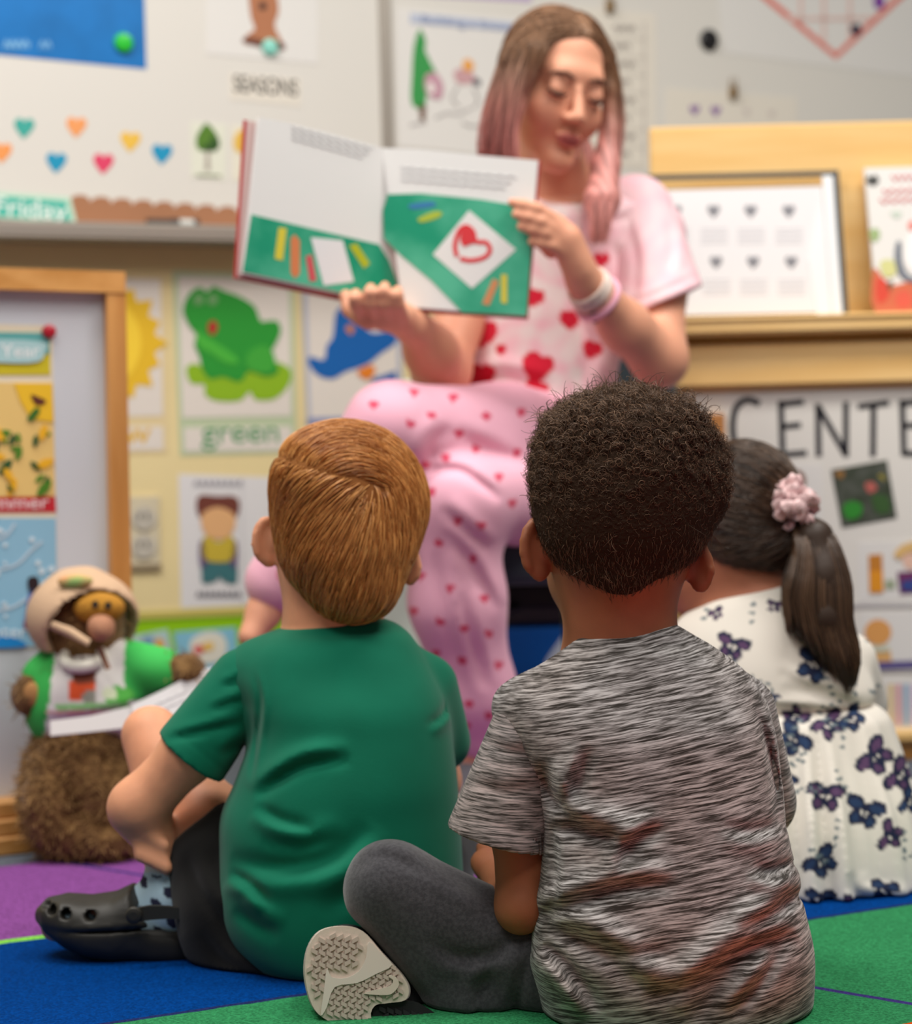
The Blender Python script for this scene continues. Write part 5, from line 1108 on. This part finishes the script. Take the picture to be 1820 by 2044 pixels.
V, f = tube([L(-.021, .0905, -.0665), L(-.010, .0985, -.0685), L(0, .100, -.0695), L(.010, .0985, -.0685), L(.021, .0905, -.0665)], [.0008, .0013, .0014, .0013, .0008], 6); mk('mouth_line', V, f, mat('mouth_shade', (124, 56, 58), rough=.7), wo, smooth=True)
# hair, brown at the crown and pink toward the ends
def haircol(V):
    x, y = project(V); t = np.clip((y - 95 - .30 * np.maximum(x - 1060, 0)) / 190, 0, 1)[:, None]; t = t * t * (3 - 2 * t)
    st = .5 + .5 * np.sin(V[:, [0]] * 420 + 4 * np.sin(V[:, [2]] * 9) + V[:, [1]] * 300)
    return (lin((146, 108, 80)) * (1 - t) + lin((212, 142, 134)) * t) * (.6 + .6 * st)
hv = [(cut(ell(L(0, -.016, .036), (.0795, .094, .082), HR), L(0, .066, .088), HR @ np.array((0, .83, -.56)), .012), .01)]
hv += chain([J(1082, 56, 3.03), J(1036, 120, 3.0), J(1010, 210, 2.995), J(998, 300, 3.0), J(1008, 390, 3.03), J(1030, 440, 3.06)], [.024, .025, .025, .025, .024, .014], .015)
hv += chain([J(1160, 62, 3.06), J(1204, 118, 3.06), J(1216, 180, 3.06), J(1216, 260, 3.06), J(1208, 330, 3.05), J(1202, 400, 3.02), J(1196, 468, 3.01)], [.020, .014, .011, .014, .021, .026, .010], .012)
hv += chain([L(0, -.07, -.02), J(1110, 340, 3.18), J(1130, 420, 3.2)], [.06, .06, .04], .03)
hv += chain([J(1104, 52, 3.03), J(1062, 100, 2.99), J(1040, 165, 2.985)], [.016, .015, .012], .012)
M_wh = mat('pink_ended_hair', (150, 110, 90), rough=.42, spec=.45, vcol=True, bump=.35, bscale=1.0, stretch=(420, 420, 14))
facecut = ell(L(.0, .095, -.016), (.066, .080, .102), HR)
whr, whV, whF = solid('hair', hv, .0036, M_wh, wo, bounds=(J(970, 470, 3.0), J(1250, 10, 3.2)), color=haircol, minus=[facecut])
capf = hv[0][0]; q_, qn = surf_points(whV, whF, 2600, lambda c: (c[:, 2] > J(1100, 150, 3.08)[2]) * 1.0)
def flow3(p):
    q = (p - HC) @ HR; sd = np.where(q[:, 0] > -.008, 1.0, -1.0); d = np.stack([sd * np.interp(np.abs(q[:, 0]), [0, .05, .08], [1., .7, .1]), -.25 + 0 * sd, -np.interp(np.abs(q[:, 0]), [0, .05, .08], [.1, .7, 1.])], 1); return d @ HR.T
def colour_strands(o):
    me = o.data; co = np.empty(len(me.vertices) * 3, np.float32); me.vertices.foreach_get('co', co); co = co.reshape(-1, 3) + wloc(o)
    at = me.color_attributes.new('Col', 'FLOAT_COLOR', 'POINT'); cc = np.ones((len(co), 4), np.float32); cc[:, :3] = haircol(co); at.data.foreach_set('color', cc.ravel())
C = comb(union(hv), q_, flow3, 9, .007, .003, .1); C = C[(facecut(C.reshape(-1, 3)).reshape(C.shape[:2]).min(1) > -.004)]
colour_strands(strands('strands', C, rng.uniform(.0006, .001, len(C)), M_wh, whr))
for base, spread, n in (([(1110, 34, 3.03), (1042, 96, 2.985), (1008, 190, 2.965), (990, 290, 2.97), (1000, 390, 3.0)], .013, 420), ([(1150, 38, 3.04), (1202, 90, 3.05), (1222, 180, 3.065), (1224, 270, 3.065), (1212, 340, 3.035), (1203, 410, 2.995), (1194, 478, 2.99)], .008, 300)):
    gl = catmull([J(*b) for b in base], 5, closed=False); s = np.linspace(0, 1, 14); bi = np.stack([np.interp(s, np.linspace(0, 1, len(gl)), gl[:, i]) for i in range(3)], 1)
    C = bi[None] + np.clip(rng.normal(0, 1, (n, 1, 3)), -1.6, 1.6) * np.array((spread, spread * .5, spread * .4)) * np.interp(s, [0, .4, .8, 1], [.5, 1, 1.1, .8])[None, :, None] + rng.normal(0, .004, (n, 1, 3)) * s[None, :, None]
    C = C[((C - L(.0, .075, -.025)) @ HR / np.array((.056, .07, .095))).__pow__(2).sum(2).min(1) > 1]
    o = strands('strands', C, rng.uniform(.0006, .0011, len(C)), M_wh, whr); colour_strands(o)
# t-shirt
HS = [(962, 668, 30, .1), (1070, 736, 32, .35), (1137, 640, 21, 0), (1066, 596, 20, .2), (958, 756, 30, .1), (1068, 782, 24, .3), (1010, 560, 22, .2), (1180, 700, 20, .4), (1000, 700, 12, 0), (1200, 520, 16, .1)]
def inheart(x, y, hx, hy, r, rot):
    u, v = (x - hx) / r, (y - hy) / r; c, s = math.cos(rot), math.sin(rot); u, v = u * c + v * s, -u * s + v * c; u, v = u * 1.15, -v * 1.15 + .1
    return (u * u + v * v - 1) ** 3 - u * u * v ** 3 < 0
def teecol(V):
    x, y = project(V); t = .5 + .5 * np.sin(V[:, 0] * 62 + 3 * np.sin(V[:, 2] * 47)) * np.sin(V[:, 2] * 55 + 2.5 * np.sin(V[:, 0] * 51)); t = np.clip(t * (.4 + .9 * (x < 1160)), 0, 1)[:, None]
    c = lin((240, 194, 204)) * (1 - t) + lin((236, 224, 222)) * t; fr = V[:, 1] < 3.16
    for h in HS: c[inheart(x, y, *h) & fr] = lin((208, 34, 58))
    return c
M_tee = mat('heart_tee', (238, 196, 204), rough=.8, spec=.12, sheen=.1, vcol=True, bump=.03, bscale=300)
tee, _, _ = solid('t_shirt', [(cut(loft(pxlevels(rows, 3.16, .1), .04), J(1135, 404, 3.1), (.0, -.35, 1), .005), .02), (rc(J(1240, 430, 3.15), J(1290, 470, 3.14), .06, .062), .03), (rc(J(1020, 440, 3.15), J(975, 500, 3.14), .055, .058), .03), (rc(J(975, 500, 3.14), J(930, 590, 3.11), .06, .058), .02)], .004, M_tee, wo, bounds=(J(880, 940, 3.1), J(1340, 380, 3.25)), color=teecol,
      disp=[crease([(1180, 420), (1230, 440), (1320, 400)], 3.05, 10, .004, 3.16), crease([(920, 770), (1000, 750), (1100, 772)], 3.05, 12, .006, 3.16), crease([(1150, 600), (1180, 690), (1160, 770)], 3.05, 16, .006, 3.16), crease([(1220, 480), (1250, 560), (1230, 640)], 3.05, 12, .006, 3.16)])
h0, h1 = J(1236, 644, 3.08), J(1396, 574, 3.08); hd = h1 - h0
slv = cut(rc(J(1268, 425, 3.145), J(1322, 625, 3.075), .060, .072), (h0 + h1) / 2, (hd[2], 0, -hd[0]), .003)
hol = cut(rc(J(1300, 540, 3.1), J(1325, 640, 3.07), .04, .066), J(1308, 580, 3.09), (-hd[2], 0, hd[0]), .002)
solid('sleeve', [(slv, .01)], .004, M_tee, tee, minus=[hol], color=teecol, bounds=(J(1200, 660, 3.05), J(1400, 360, 3.2)), disp=[crease([(1250, 440), (1270, 520), (1262, 620)], 3.03, 10, .004, 3.1), crease([(1330, 440), (1340, 500), (1320, 560)], 3.03, 10, .003, 3.1), crease([(1232, 610), (1300, 590), (1392, 548)], 3.03, 5, .002, 3.1)])
# pyjama trousers
DOT = [(767, 867), (819, 848), (827, 785), (905, 795), (970, 832), (1040, 825), (915, 866), (950, 898), (1030, 905), (995, 953), (1022, 1005), (860, 983), (876, 1085), (943, 1117), (898, 1175), (967, 1195), (825, 1222), (878, 1243), (927, 1255), (976, 1267), (871, 1305), (923, 1320), (995, 1328), (937, 1405), (1003, 1400), (880, 1380), (840, 1150), (912, 1040), (960, 1050), (850, 930), (890, 915), (745, 810), (790, 905), (730, 930), (700, 1000), (640, 1050), (600, 1110), (560, 1150), (690, 900), (1060, 960), (1090, 880), (860, 830), (975, 1430), (930, 1450), (1080, 1040), (820, 1060), (790, 1120)]
def pjcol(V):
    x, y = project(V); c = np.tile(lin((238, 178, 198)), (len(V), 1)); fr = V[:, 1] < 3.1
    for dx, dy in DOT: c[inheart(x, y, dx, dy, 9.5, .1) & fr] = lin((212, 70, 100))
    return c
M_pj = mat('heart_pyjama', (238, 178, 198), rough=.75, spec=.15, sheen=.2, vcol=True, bump=.03, bscale=200)
pj = chain([J(1180, 905, 3.17), J(1000, 880, 3.0), J(786, 852, 2.87)], [.095, .082, .062], .03) + chain([J(776, 856, 2.87), J(650, 1030, 2.87), J(555, 1160, 2.88)], [.062, .052, .048], .03)
pj += chain([J(1190, 970, 3.17), J(1040, 985, 2.99), J(930, 1000, 2.86)], [.09, .075, .062], .02) + chain([J(918, 1010, 2.86), J(912, 1200, 2.9), J(948, 1380, 2.94), J(958, 1448, 2.96)], [.060, .066, .056, .05], .03) + [(ell(J(1190, 950, 3.18), (.14, .12, .085)), .03)]
pjf = [(cut(union(pj[:6]), J(548, 1172, 2.88), J(548, 1172, 2.88) - J(640, 1045, 2.87), .003) if False else q[0], q[1]) for q in pj]
solid('pyjama_trousers', pjf, .0042, M_pj, wo, bounds=(J(500, 1520, 2.95), J(1320, 740, 3.2)), color=pjcol,
      disp=[crease([(850, 930), (870, 880), (900, 850)], 2.8, 14, .007, 2.95), crease([(880, 1010), (930, 1060), (975, 1100)], 2.78, 12, .006, 2.92), crease([(890, 1060), (940, 1130), (990, 1220)], 2.8, 12, .006, 2.95), crease([(920, 1180), (940, 1280), (970, 1380)], 2.82, 12, .006, 2.97), crease([(870, 1100), (890, 1240), (930, 1400)], 2.82, 14, .006, 2.97), crease([(900, 860), (980, 900), (1060, 930)], 2.8, 14, .005, 3.0), crease([(850, 945), (920, 940), (1000, 1000)], 2.8, 10, .01, 2.95, .2)])
solid('slipper', [(rc(J(952, 1560, 2.97), J(952, 1620, 2.97), .045, .05), .02), (rc(J(952, 1630, 2.97), J(885, 1636, 2.87), .042, .036), .02)], .005, mat('grey_slipper', (120, 120, 128), rough=.9, sheen=.2), wo, bounds=(J(840, 1660, 2.9), J(1000, 1500, 3.0)), minus=[lambda p: p[:, 2] - .0085])
# bracelets
def ring(c, ax, r, t, n=26):
    ax = np.asarray(ax, float) / np.linalg.norm(ax); A_ = np.cross(ax, (0, 0, 1)); A_ /= np.linalg.norm(A_); B_ = np.cross(ax, A_); th = np.linspace(0, 2 * math.pi, n + 1)
    return tube([c + r * (A_ * math.cos(q) + B_ * math.sin(q)) for q in th], t, 8, False)
ax_ = w1 - J(1248, 652, 2.96)
for i, (x, y, col, r, t) in enumerate(((1172, 570, (226, 208, 196), .030, .0036), (1178, 578, (236, 224, 214), .031, .0036), (1184, 586, (220, 190, 176), .031, .003), (1192, 596, (240, 176, 196), .034, .0052))):
    V, f = ring(J(x, y, 2.892 + i * .008), ax_, r, t); mk('bracelet', V, f, mat('bracelet_%d' % i, col, rough=.4), wo, smooth=True)

# ---------------------------------------------------------------- the open picture book
LPg = Plane(J(512, 235, 2.80), J(764, 298, 2.90) - J(512, 235, 2.80), J(512, 235, 2.80) - J(481, 545, 2.79))
RPg = Plane(J(764, 297, 2.90), J(1075, 322, 2.85) - J(764, 297, 2.90), J(764, 297, 2.90) - J(806, 613, 2.89))
bk = empty('picture_book', J(785, 600, 2.9)); tag(bk, 'open picture book with green table scenes held up by the teacher', 'book')
M_page = paper('book_page', (228, 228, 226)); M_cov = mat('book_cover_red', (184, 28, 44), rough=.35, spec=.4)
flat('cover', LPg, [(485, 240), (764, 300), (806, 622), (780, 622), (466, 556)], M_cov, bk, -.014, .004); flat('cover', RPg, [(764, 298), (1079, 322), (1054, 638), (808, 622)], M_cov, bk, -.012, .003)
flat('endpaper', LPg, [(492, 241), (764, 300), (804, 619), (472, 552)], mat('endpaper', (206, 176, 172), rough=.6), bk, -.010, .002)
lp = flat('page', LPg, [(512, 235), (566, 246), (640, 264), (764, 298), (804, 613), (690, 590), (481, 546)], M_page, bk, -.008, .008)
rp = flat('page', RPg, [(764, 297), (840, 300), (960, 312), (1075, 322), (1062, 480), (1050, 632), (806, 613)], M_page, bk, -.009, .009)
def lf(n, p, c, k=1, cv=0): return flat(n, LPg, p, ink(c), lp, .0004 * k, .0004, curve=cv)
def rf(n, p, c, k=1, cv=0): return flat(n, RPg, p, ink(c), rp, .0004 * k, .0004, curve=cv)
M_tbl = mat('table_print', (22, 148, 112), rough=.55, rgb2=(84, 182, 148), vscale=9)
q = flat('table_print', LPg, [(502, 428), (620, 456), (756, 488), (776, 520), (792, 560), (800, 606), (690, 586), (484, 542)], M_tbl, lp, .0004, .0004)
for i in range(3): strokes('text_line', LPg, [[(582 + k * 9, 254 + i * 11 + k * 2.4 + (2 if k % 2 else -2)) for k in range(19 - i)]], 2.2, ink((196, 196, 198)), lp, .0004, 0)
lf('pencil', [(556, 454), (572, 456), (564, 520), (548, 516)], (214, 200, 66), 2); lf('pencil', [(580, 476), (588, 468), (598, 480), (598, 546), (588, 556), (580, 544)], (212, 128, 82), 2); lf('pencil', [(610, 512), (622, 508), (632, 560), (618, 562)], (206, 84, 92), 2)
lf('paper_sheet', [(620, 474), (684, 480), (706, 562), (646, 570)], (226, 226, 228), 2); lf('marker', [(696, 490), (712, 486), (738, 526), (726, 536)], (176, 184, 40), 2)
flat('table_print', RPg, [(774, 388), (840, 386), (960, 398), (1066, 416), (1051, 630), (922, 624), (860, 560), (800, 510), (766, 476), (764, 420)], M_tbl, rp, .0004, .0004)
for i in range(3): strokes('text_line', RPg, [[(800 + k * 11, 334 + i * 12 + k * .9 + (2 if k % 2 else -2)) for k in range(22 - i)]], 2.2, ink((204, 204, 206)), rp, .0004, 0)
rf('paper_diamond', [(936, 420), (1030, 498), (942, 576), (864, 508)], (228, 226, 224), 2)
strokes('red_heart', RPg, [[(912, 512), (908, 490), (916, 462), (930, 452), (944, 462), (950, 482), (970, 484), (978, 500), (966, 514), (940, 520), (918, 516)]], 9, ink((216, 56, 64)), rp, .0012)
rf('red_brush_fill', [(918, 478), (924, 456), (936, 450), (944, 464), (948, 484), (936, 488), (926, 492)], (214, 60, 66), 4, 3)
rf('pencil', [(984, 556), (996, 562), (976, 610), (962, 606)], (210, 142, 96), 2); rf('pencil', [(1000, 548), (1012, 548), (1012, 606), (1000, 604)], (214, 200, 76), 2); rf('crayon', [(816, 408), (862, 402), (868, 412), (824, 418)], (58, 124, 172), 2, 2); rf('crayon', [(834, 436), (866, 422), (882, 424), (876, 434), (842, 444)], (170, 188, 66), 2, 2)

# ---------------------------------------------------------------- chair, bin, bolster
ch = empty('office_chair', (J(1140, 1640, 3.2)[0], 3.2, 0)); tag(ch, 'low dark slate swivel chair under the teacher', 'chair')
M_slate = mat('slate_fabric', (52, 64, 70), rough=.85, sheen=.2, bump=.1, bscale=300); M_bp = mat('black_plastic', (22, 22, 24), rough=.45)
cx_, cy_ = J(1150, 1120, 3.2)[0], 3.2; zs = J(1100, 1120, 3.0)[2]
solid('seat', [(rbox((cx_, cy_ - .02, zs), (.215, .21, .036), None, .03), .01)], .008, M_slate, ch, bounds=((cx_ - .2, 3.0, zs - .04), (cx_ + .2, 3.4, zs + .04)))
solid('backrest', [(rbox((cx_ + .03, cy_ + .21, zs + .27), (.16, .025, .13), None, .025), .01)], .008, M_slate, ch, bounds=((cx_ - .16, 3.38, zs + .1), (cx_ + .2, 3.44, zs + .4)))
V, f = boxv((cx_ + .03, cy_ + .215, zs + .07), (.03, .012, .13), None, .004); mk('back_support', V, f, M_bp, ch)
V, f = boxv((cx_, cy_, zs - .058), (.13, .12, .02), None, .006); mk('mechanism', V, f, M_bp, ch)
V, f = tube([(cx_ - .10, cy_ - .13, zs - .075), (cx_ - .16, cy_ - .17, zs - .08)], [.008, .014], 10); mk('tilt_knob', V, f, M_bp, ch)
V, f = tube([(cx_, cy_, zs - .06), (cx_, cy_, .09)], .026, 14); mk('column', V, f, M_bp, ch)
for k in range(5):
    a = 2 * math.pi * k / 5 + .5; d = np.array((math.cos(a), math.sin(a), 0)); c = np.array((cx_, cy_, 0))
    V, f = tube([c + d * .0 + (0, 0, .10), c + d * .2 + (0, 0, .066)], [.024, .016], 8); lg = mk('leg', V, f, M_bp, ch)
    V, f = tube([c + d * .205 + np.cross(d, (0, 0, 1)) * .018 + (0, 0, .027), c + d * .205 - np.cross(d, (0, 0, 1)) * .018 + (0, 0, .027)], .026, 14); mk('caster', V, f, M_bp, lg)
bn = empty('storage_bin', (J(1075, 1290, 3.62)[0], 3.62, 0)); tag(bn, 'blue storage bin with a white corner mark behind the chair', 'bin')
bx_ = J(1085, 1290, 3.62)[0]; zb = J(1075, 1246, 3.52)[2]
V, f = boxv((bx_, 3.62, zb / 2), (.16, .10, zb / 2), None, .008); mk('body', V, f, mat('blue_plastic', (8, 84, 170), rough=.4, spec=.4), bn)
BP = Plane((0, 3.52, 0), (1, 0, 0), (0, 0, 1)); flat('corner_mark', BP, [(1136, 1250), (1190, 1250), (1190, 1420), (1060, 1420), (1090, 1316)], mat('bin_mark', (206, 212, 228), rough=.5), bn, 0, .001)
V, f = boxv((bx_, 3.62, zb + .022), (.165, .105, .022), None, .006); mk('lid', V, f, mat('bin_lid', (40, 30, 38), rough=.5), bn)
bo = empty('bolster', (J(800, 900, 3.45)[0], 3.45, 0)); tag(bo, 'pale mint upright cushion peeking out behind the teacher\'s knee', 'cushion')
bz = J(760, 762, 3.45)[2]; b0 = J(806, 800, 3.45)[0]
solid('cushion', [(rbox((b0, 3.45, bz / 2), (.085, .05, bz / 2), None, .045), .02)], .008, mat('mint_cotton', (216, 226, 216), rough=.85, sheen=.1), bo, bounds=((b0 - .1, 3.4, 0), (b0 + .1, 3.5, bz)), disp=[lambda p: .006 * np.sin(p[:, 2] * 38) * np.sin(p[:, 0] * 30)])
V, f = tube([(b0 - .06, 3.405, bz - .01), (b0 + .06, 3.405, bz - .01)], .003, 6); mk('piping', V, f, mat('mint_piping', (196, 212, 202), rough=.8), bo)

# ---------------------------------------------------------------- plush bear
br = empty('plush_bear', G(180, 1682)); tag(br, 'brown plush bear in a tan hat and green-sleeved shirt beside the easel', 'plush toy')
YB = 2.78
furm = mat('brown_plush', (132, 100, 62), rough=.95, spec=.05, rgb2=(100, 72, 42), vscale=40, bump=.6, bscale=220, sheen=.2)
bd = [(ell(J(172, 1545, YB), (.085, .075, .092)), .03), (ell(J(110, 1600, YB - .03), (.048, .06, .058)), .02), (ell(J(236, 1590, YB - .03), (.052, .06, .06)), .02), (ell(J(150, 1655, YB - .03), (.06, .06, .040)), .02), (ell(J(220, 1668, YB - .04), (.05, .06, .034)), .02), (ell(J(170, 1370, YB + .01), (.065, .06, .08)), .03), (ell(J(172, 1240, YB + .01), (.058, .055, .058)), .02)]
bd += [(rc(J(110, 1330, YB), J(66, 1385, YB - .02), .024, .027), .01), (ell(J(60, 1388, YB - .02), (.026, .025, .030)), .01), (rc(J(250, 1330, YB), J(372, 1338, YB - .03), .026, .022), .01), (ell(J(380, 1340, YB - .03), (.022, .022, .020)), .01)]
bo_, BV, BF_ = solid('body', bd, .0055, furm, br, bounds=(J(20, 1690, YB), J(400, 1180, YB)), minus=[lambda p: p[:, 2] - .001], disp=[lambda p: .002 * np.sin(p[:, 0] * 150 + 2 * np.sin(p[:, 2] * 90)) * np.sin(p[:, 2] * 130)])
P0, N0 = surf_points(BV, BF_, 5200, lambda c: (c[:, 2] < J(170, 1440, YB)[2]) * 1.0 + .25)
n = len(P0); t = np.linspace(0, 1, 4)[None, :, None]; dr_ = N0 * .8 + rng.normal(0, .5, (n, 3)) + np.array((0, 0, -.3)); 
o = strands('fur', P0[:, None] + dr_[:, None] * (rng.uniform(.005, .011, n))[:, None, None] * t, rng.uniform(.0007, .0012, n), hair_mat('plush_fibres', (98, 70, 40), (178, 140, 94), .8, .1), br); o['kind'] = 'stuff'
def bearcol(V):
    x, y = project(V); c = np.tile(lin((224, 220, 216)), (len(V), 1))
    sl = (x < 106 - (y - 1330) * .12) | ((x > 250) & (y < 1400)); c[sl] = lin((58, 176, 80)); c[(y > 1404) & ~sl] = lin((226, 222, 222))
    for m, rgb in (((((x - 168) / 24) ** 2 + ((y - 1355) / 28) ** 2 < 1), (124, 66, 46)), ((np.abs(x - 165) < 27) & (y > 1362) & (y < 1396), (226, 88, 44)), ((((x - 178) / 16) ** 2 + ((y - 1392) / 14) ** 2 < 1), (150, 150, 138)), ((((x - 236) / 30) ** 2 + ((y - 1388) / 18) ** 2 < 1), (86, 178, 74)), ((((x - 218) / 16) ** 2 + ((y - 1384) / 12) ** 2 < 1), (214, 224, 190)), ((y > 1404) & (y < 1416) & (x > 110) & (x < 260), (140, 196, 130)), ((y > 1418) & (y < 1426) & (x > 90), (222, 178, 172))): c[m & (V[:, 1] < YB + .02)] = lin(rgb)
    return c
solid('shirt', [(ell(J(172, 1370, YB + .005), (.076, .07, .062)), .02), (rc(J(112, 1328, YB), J(84, 1350, YB - .01), .030, .028), .015), (rc(J(240, 1325, YB), J(318, 1340, YB - .02), .036, .034), .015), (rc(J(130, 1415, YB), J(230, 1405, YB), .056, .056), .02)], .0045, mat('bear_shirt', (224, 220, 216), rough=.8, vcol=True), br, bounds=(J(40, 1470, YB), J(360, 1280, YB)), color=bearcol, disp=[crease([(80, 1440), (180, 1430), (300, 1400)], YB - .06, 8, .004, YB)])
V, f = ring(J(166, 1312, YB - .04), (0, -.5, 1), .026, .0085); mk('collar', V, f, mat('bear_collar', (226, 222, 210), rough=.8), br, smooth=True)
V, f = tube([J(198, 1292, YB - .07), J(208, 1316, YB - .075), J(216, 1336, YB - .075)], .004, 8); mk('ribbon', V, f, mat('brown_ribbon', (110, 74, 56), rough=.7), br, smooth=True)
hf_ = axes((.35, -1, -.25)); hc_ = J(165, 1232, YB)
solid('hat', [(ell(hc_, (.078, .075, .066), hf_), .01), (rc(J(140, 1172, YB), J(170, 1168, YB), .022, .022), .02)], .0045, mat('tan_felt', (198, 166, 136), rough=.85, bump=.1, bscale=200), br, bounds=(J(60, 1300, YB), J(270, 1140, YB)), minus=[ell(hc_ + np.array((.024, -.038, -.020)), (.066, .075, .060), hf_), lambda p: -((J(160, 1296, YB)[2]) - p[:, 2])])
solid('hat_print', [(ell(J(150, 1160, YB - .052), (.026, .008, .010)), .01)], .0035, mat('hat_print', (226, 150, 110), rough=.8, rgb2=(150, 190, 110), vscale=30), br, bounds=(J(120, 1180, YB), J(180, 1140, YB)))
solid('face_patch', [(ell(J(198, 1214, YB - .045), (.036, .022, .022)), .01)], .004, mat('ochre_plush', (176, 124, 44), rough=.95, bump=.4, bscale=200), br, bounds=(J(170, 1250, YB), J(240, 1190, YB)))
solid('muzzle', [(ell(J(202, 1250, YB - .058), (.019, .024, .018)), .01), (ell(J(204, 1264, YB - .062), (.013, .018, .010)), .01)], .004, mat('muzzle_plush', (176, 126, 98), rough=.9, bump=.2, bscale=200), br, bounds=(J(180, 1280, YB), J(230, 1220, YB)))
V, f = tube([J(104, 1248, YB - .072), J(140, 1262, YB - .08), J(178, 1284, YB - .082)], [.006, .007, .005], 8); mk('hat_strap', V, f, MATS['tan_felt'], br, smooth=True)
for i, (x, y) in enumerate(((190, 1206), (216, 1208))):
    V, f = tube([J(x, y, YB - .066), J(x, y, YB - .072)], [.005, .003], 8); mk('eye', V, f, M_bp, br, smooth=True)
solid('paw_pad', [(ell(J(64, 1386, YB - .042), (.014, .008, .018)), .01)], .003, mat('paw_pad', (170, 124, 76), rough=.9), br, bounds=(J(40, 1420, YB), J(90, 1350, YB)))
# white booklet across the bear's lap
BK = Plane(J(340, 1400, 2.72), (1, .25, 0), (0, .35, 1))
bl_ = empty('booklet', BK.px(340, 1440)); tag(bl_, 'white open booklet resting on the plush bear\'s lap', 'booklet')
p_ = flat('page', BK, [(262, 1408), (330, 1376), (400, 1338), (440, 1330), (430, 1400), (400, 1440), (300, 1458), (268, 1450)], paper('booklet_page', (224, 222, 222)), bl_, 0, .004)
flat('back_page', BK, [(100, 1440), (180, 1430), (266, 1410), (268, 1452), (180, 1462), (100, 1470)], paper('booklet_back', (214, 210, 208)), bl_, -.004, .004)
strokes('text_line', BK, [[(300 + k * 9, 1412 - k * 4 + (1.5 if k % 2 else -1.5)) for k in range(9)], [(306 + k * 9, 1424 - k * 4 + (1.5 if k % 2 else -1.5)) for k in range(9)]], 2, ink((196, 194, 198)), p_, .0042, 0)
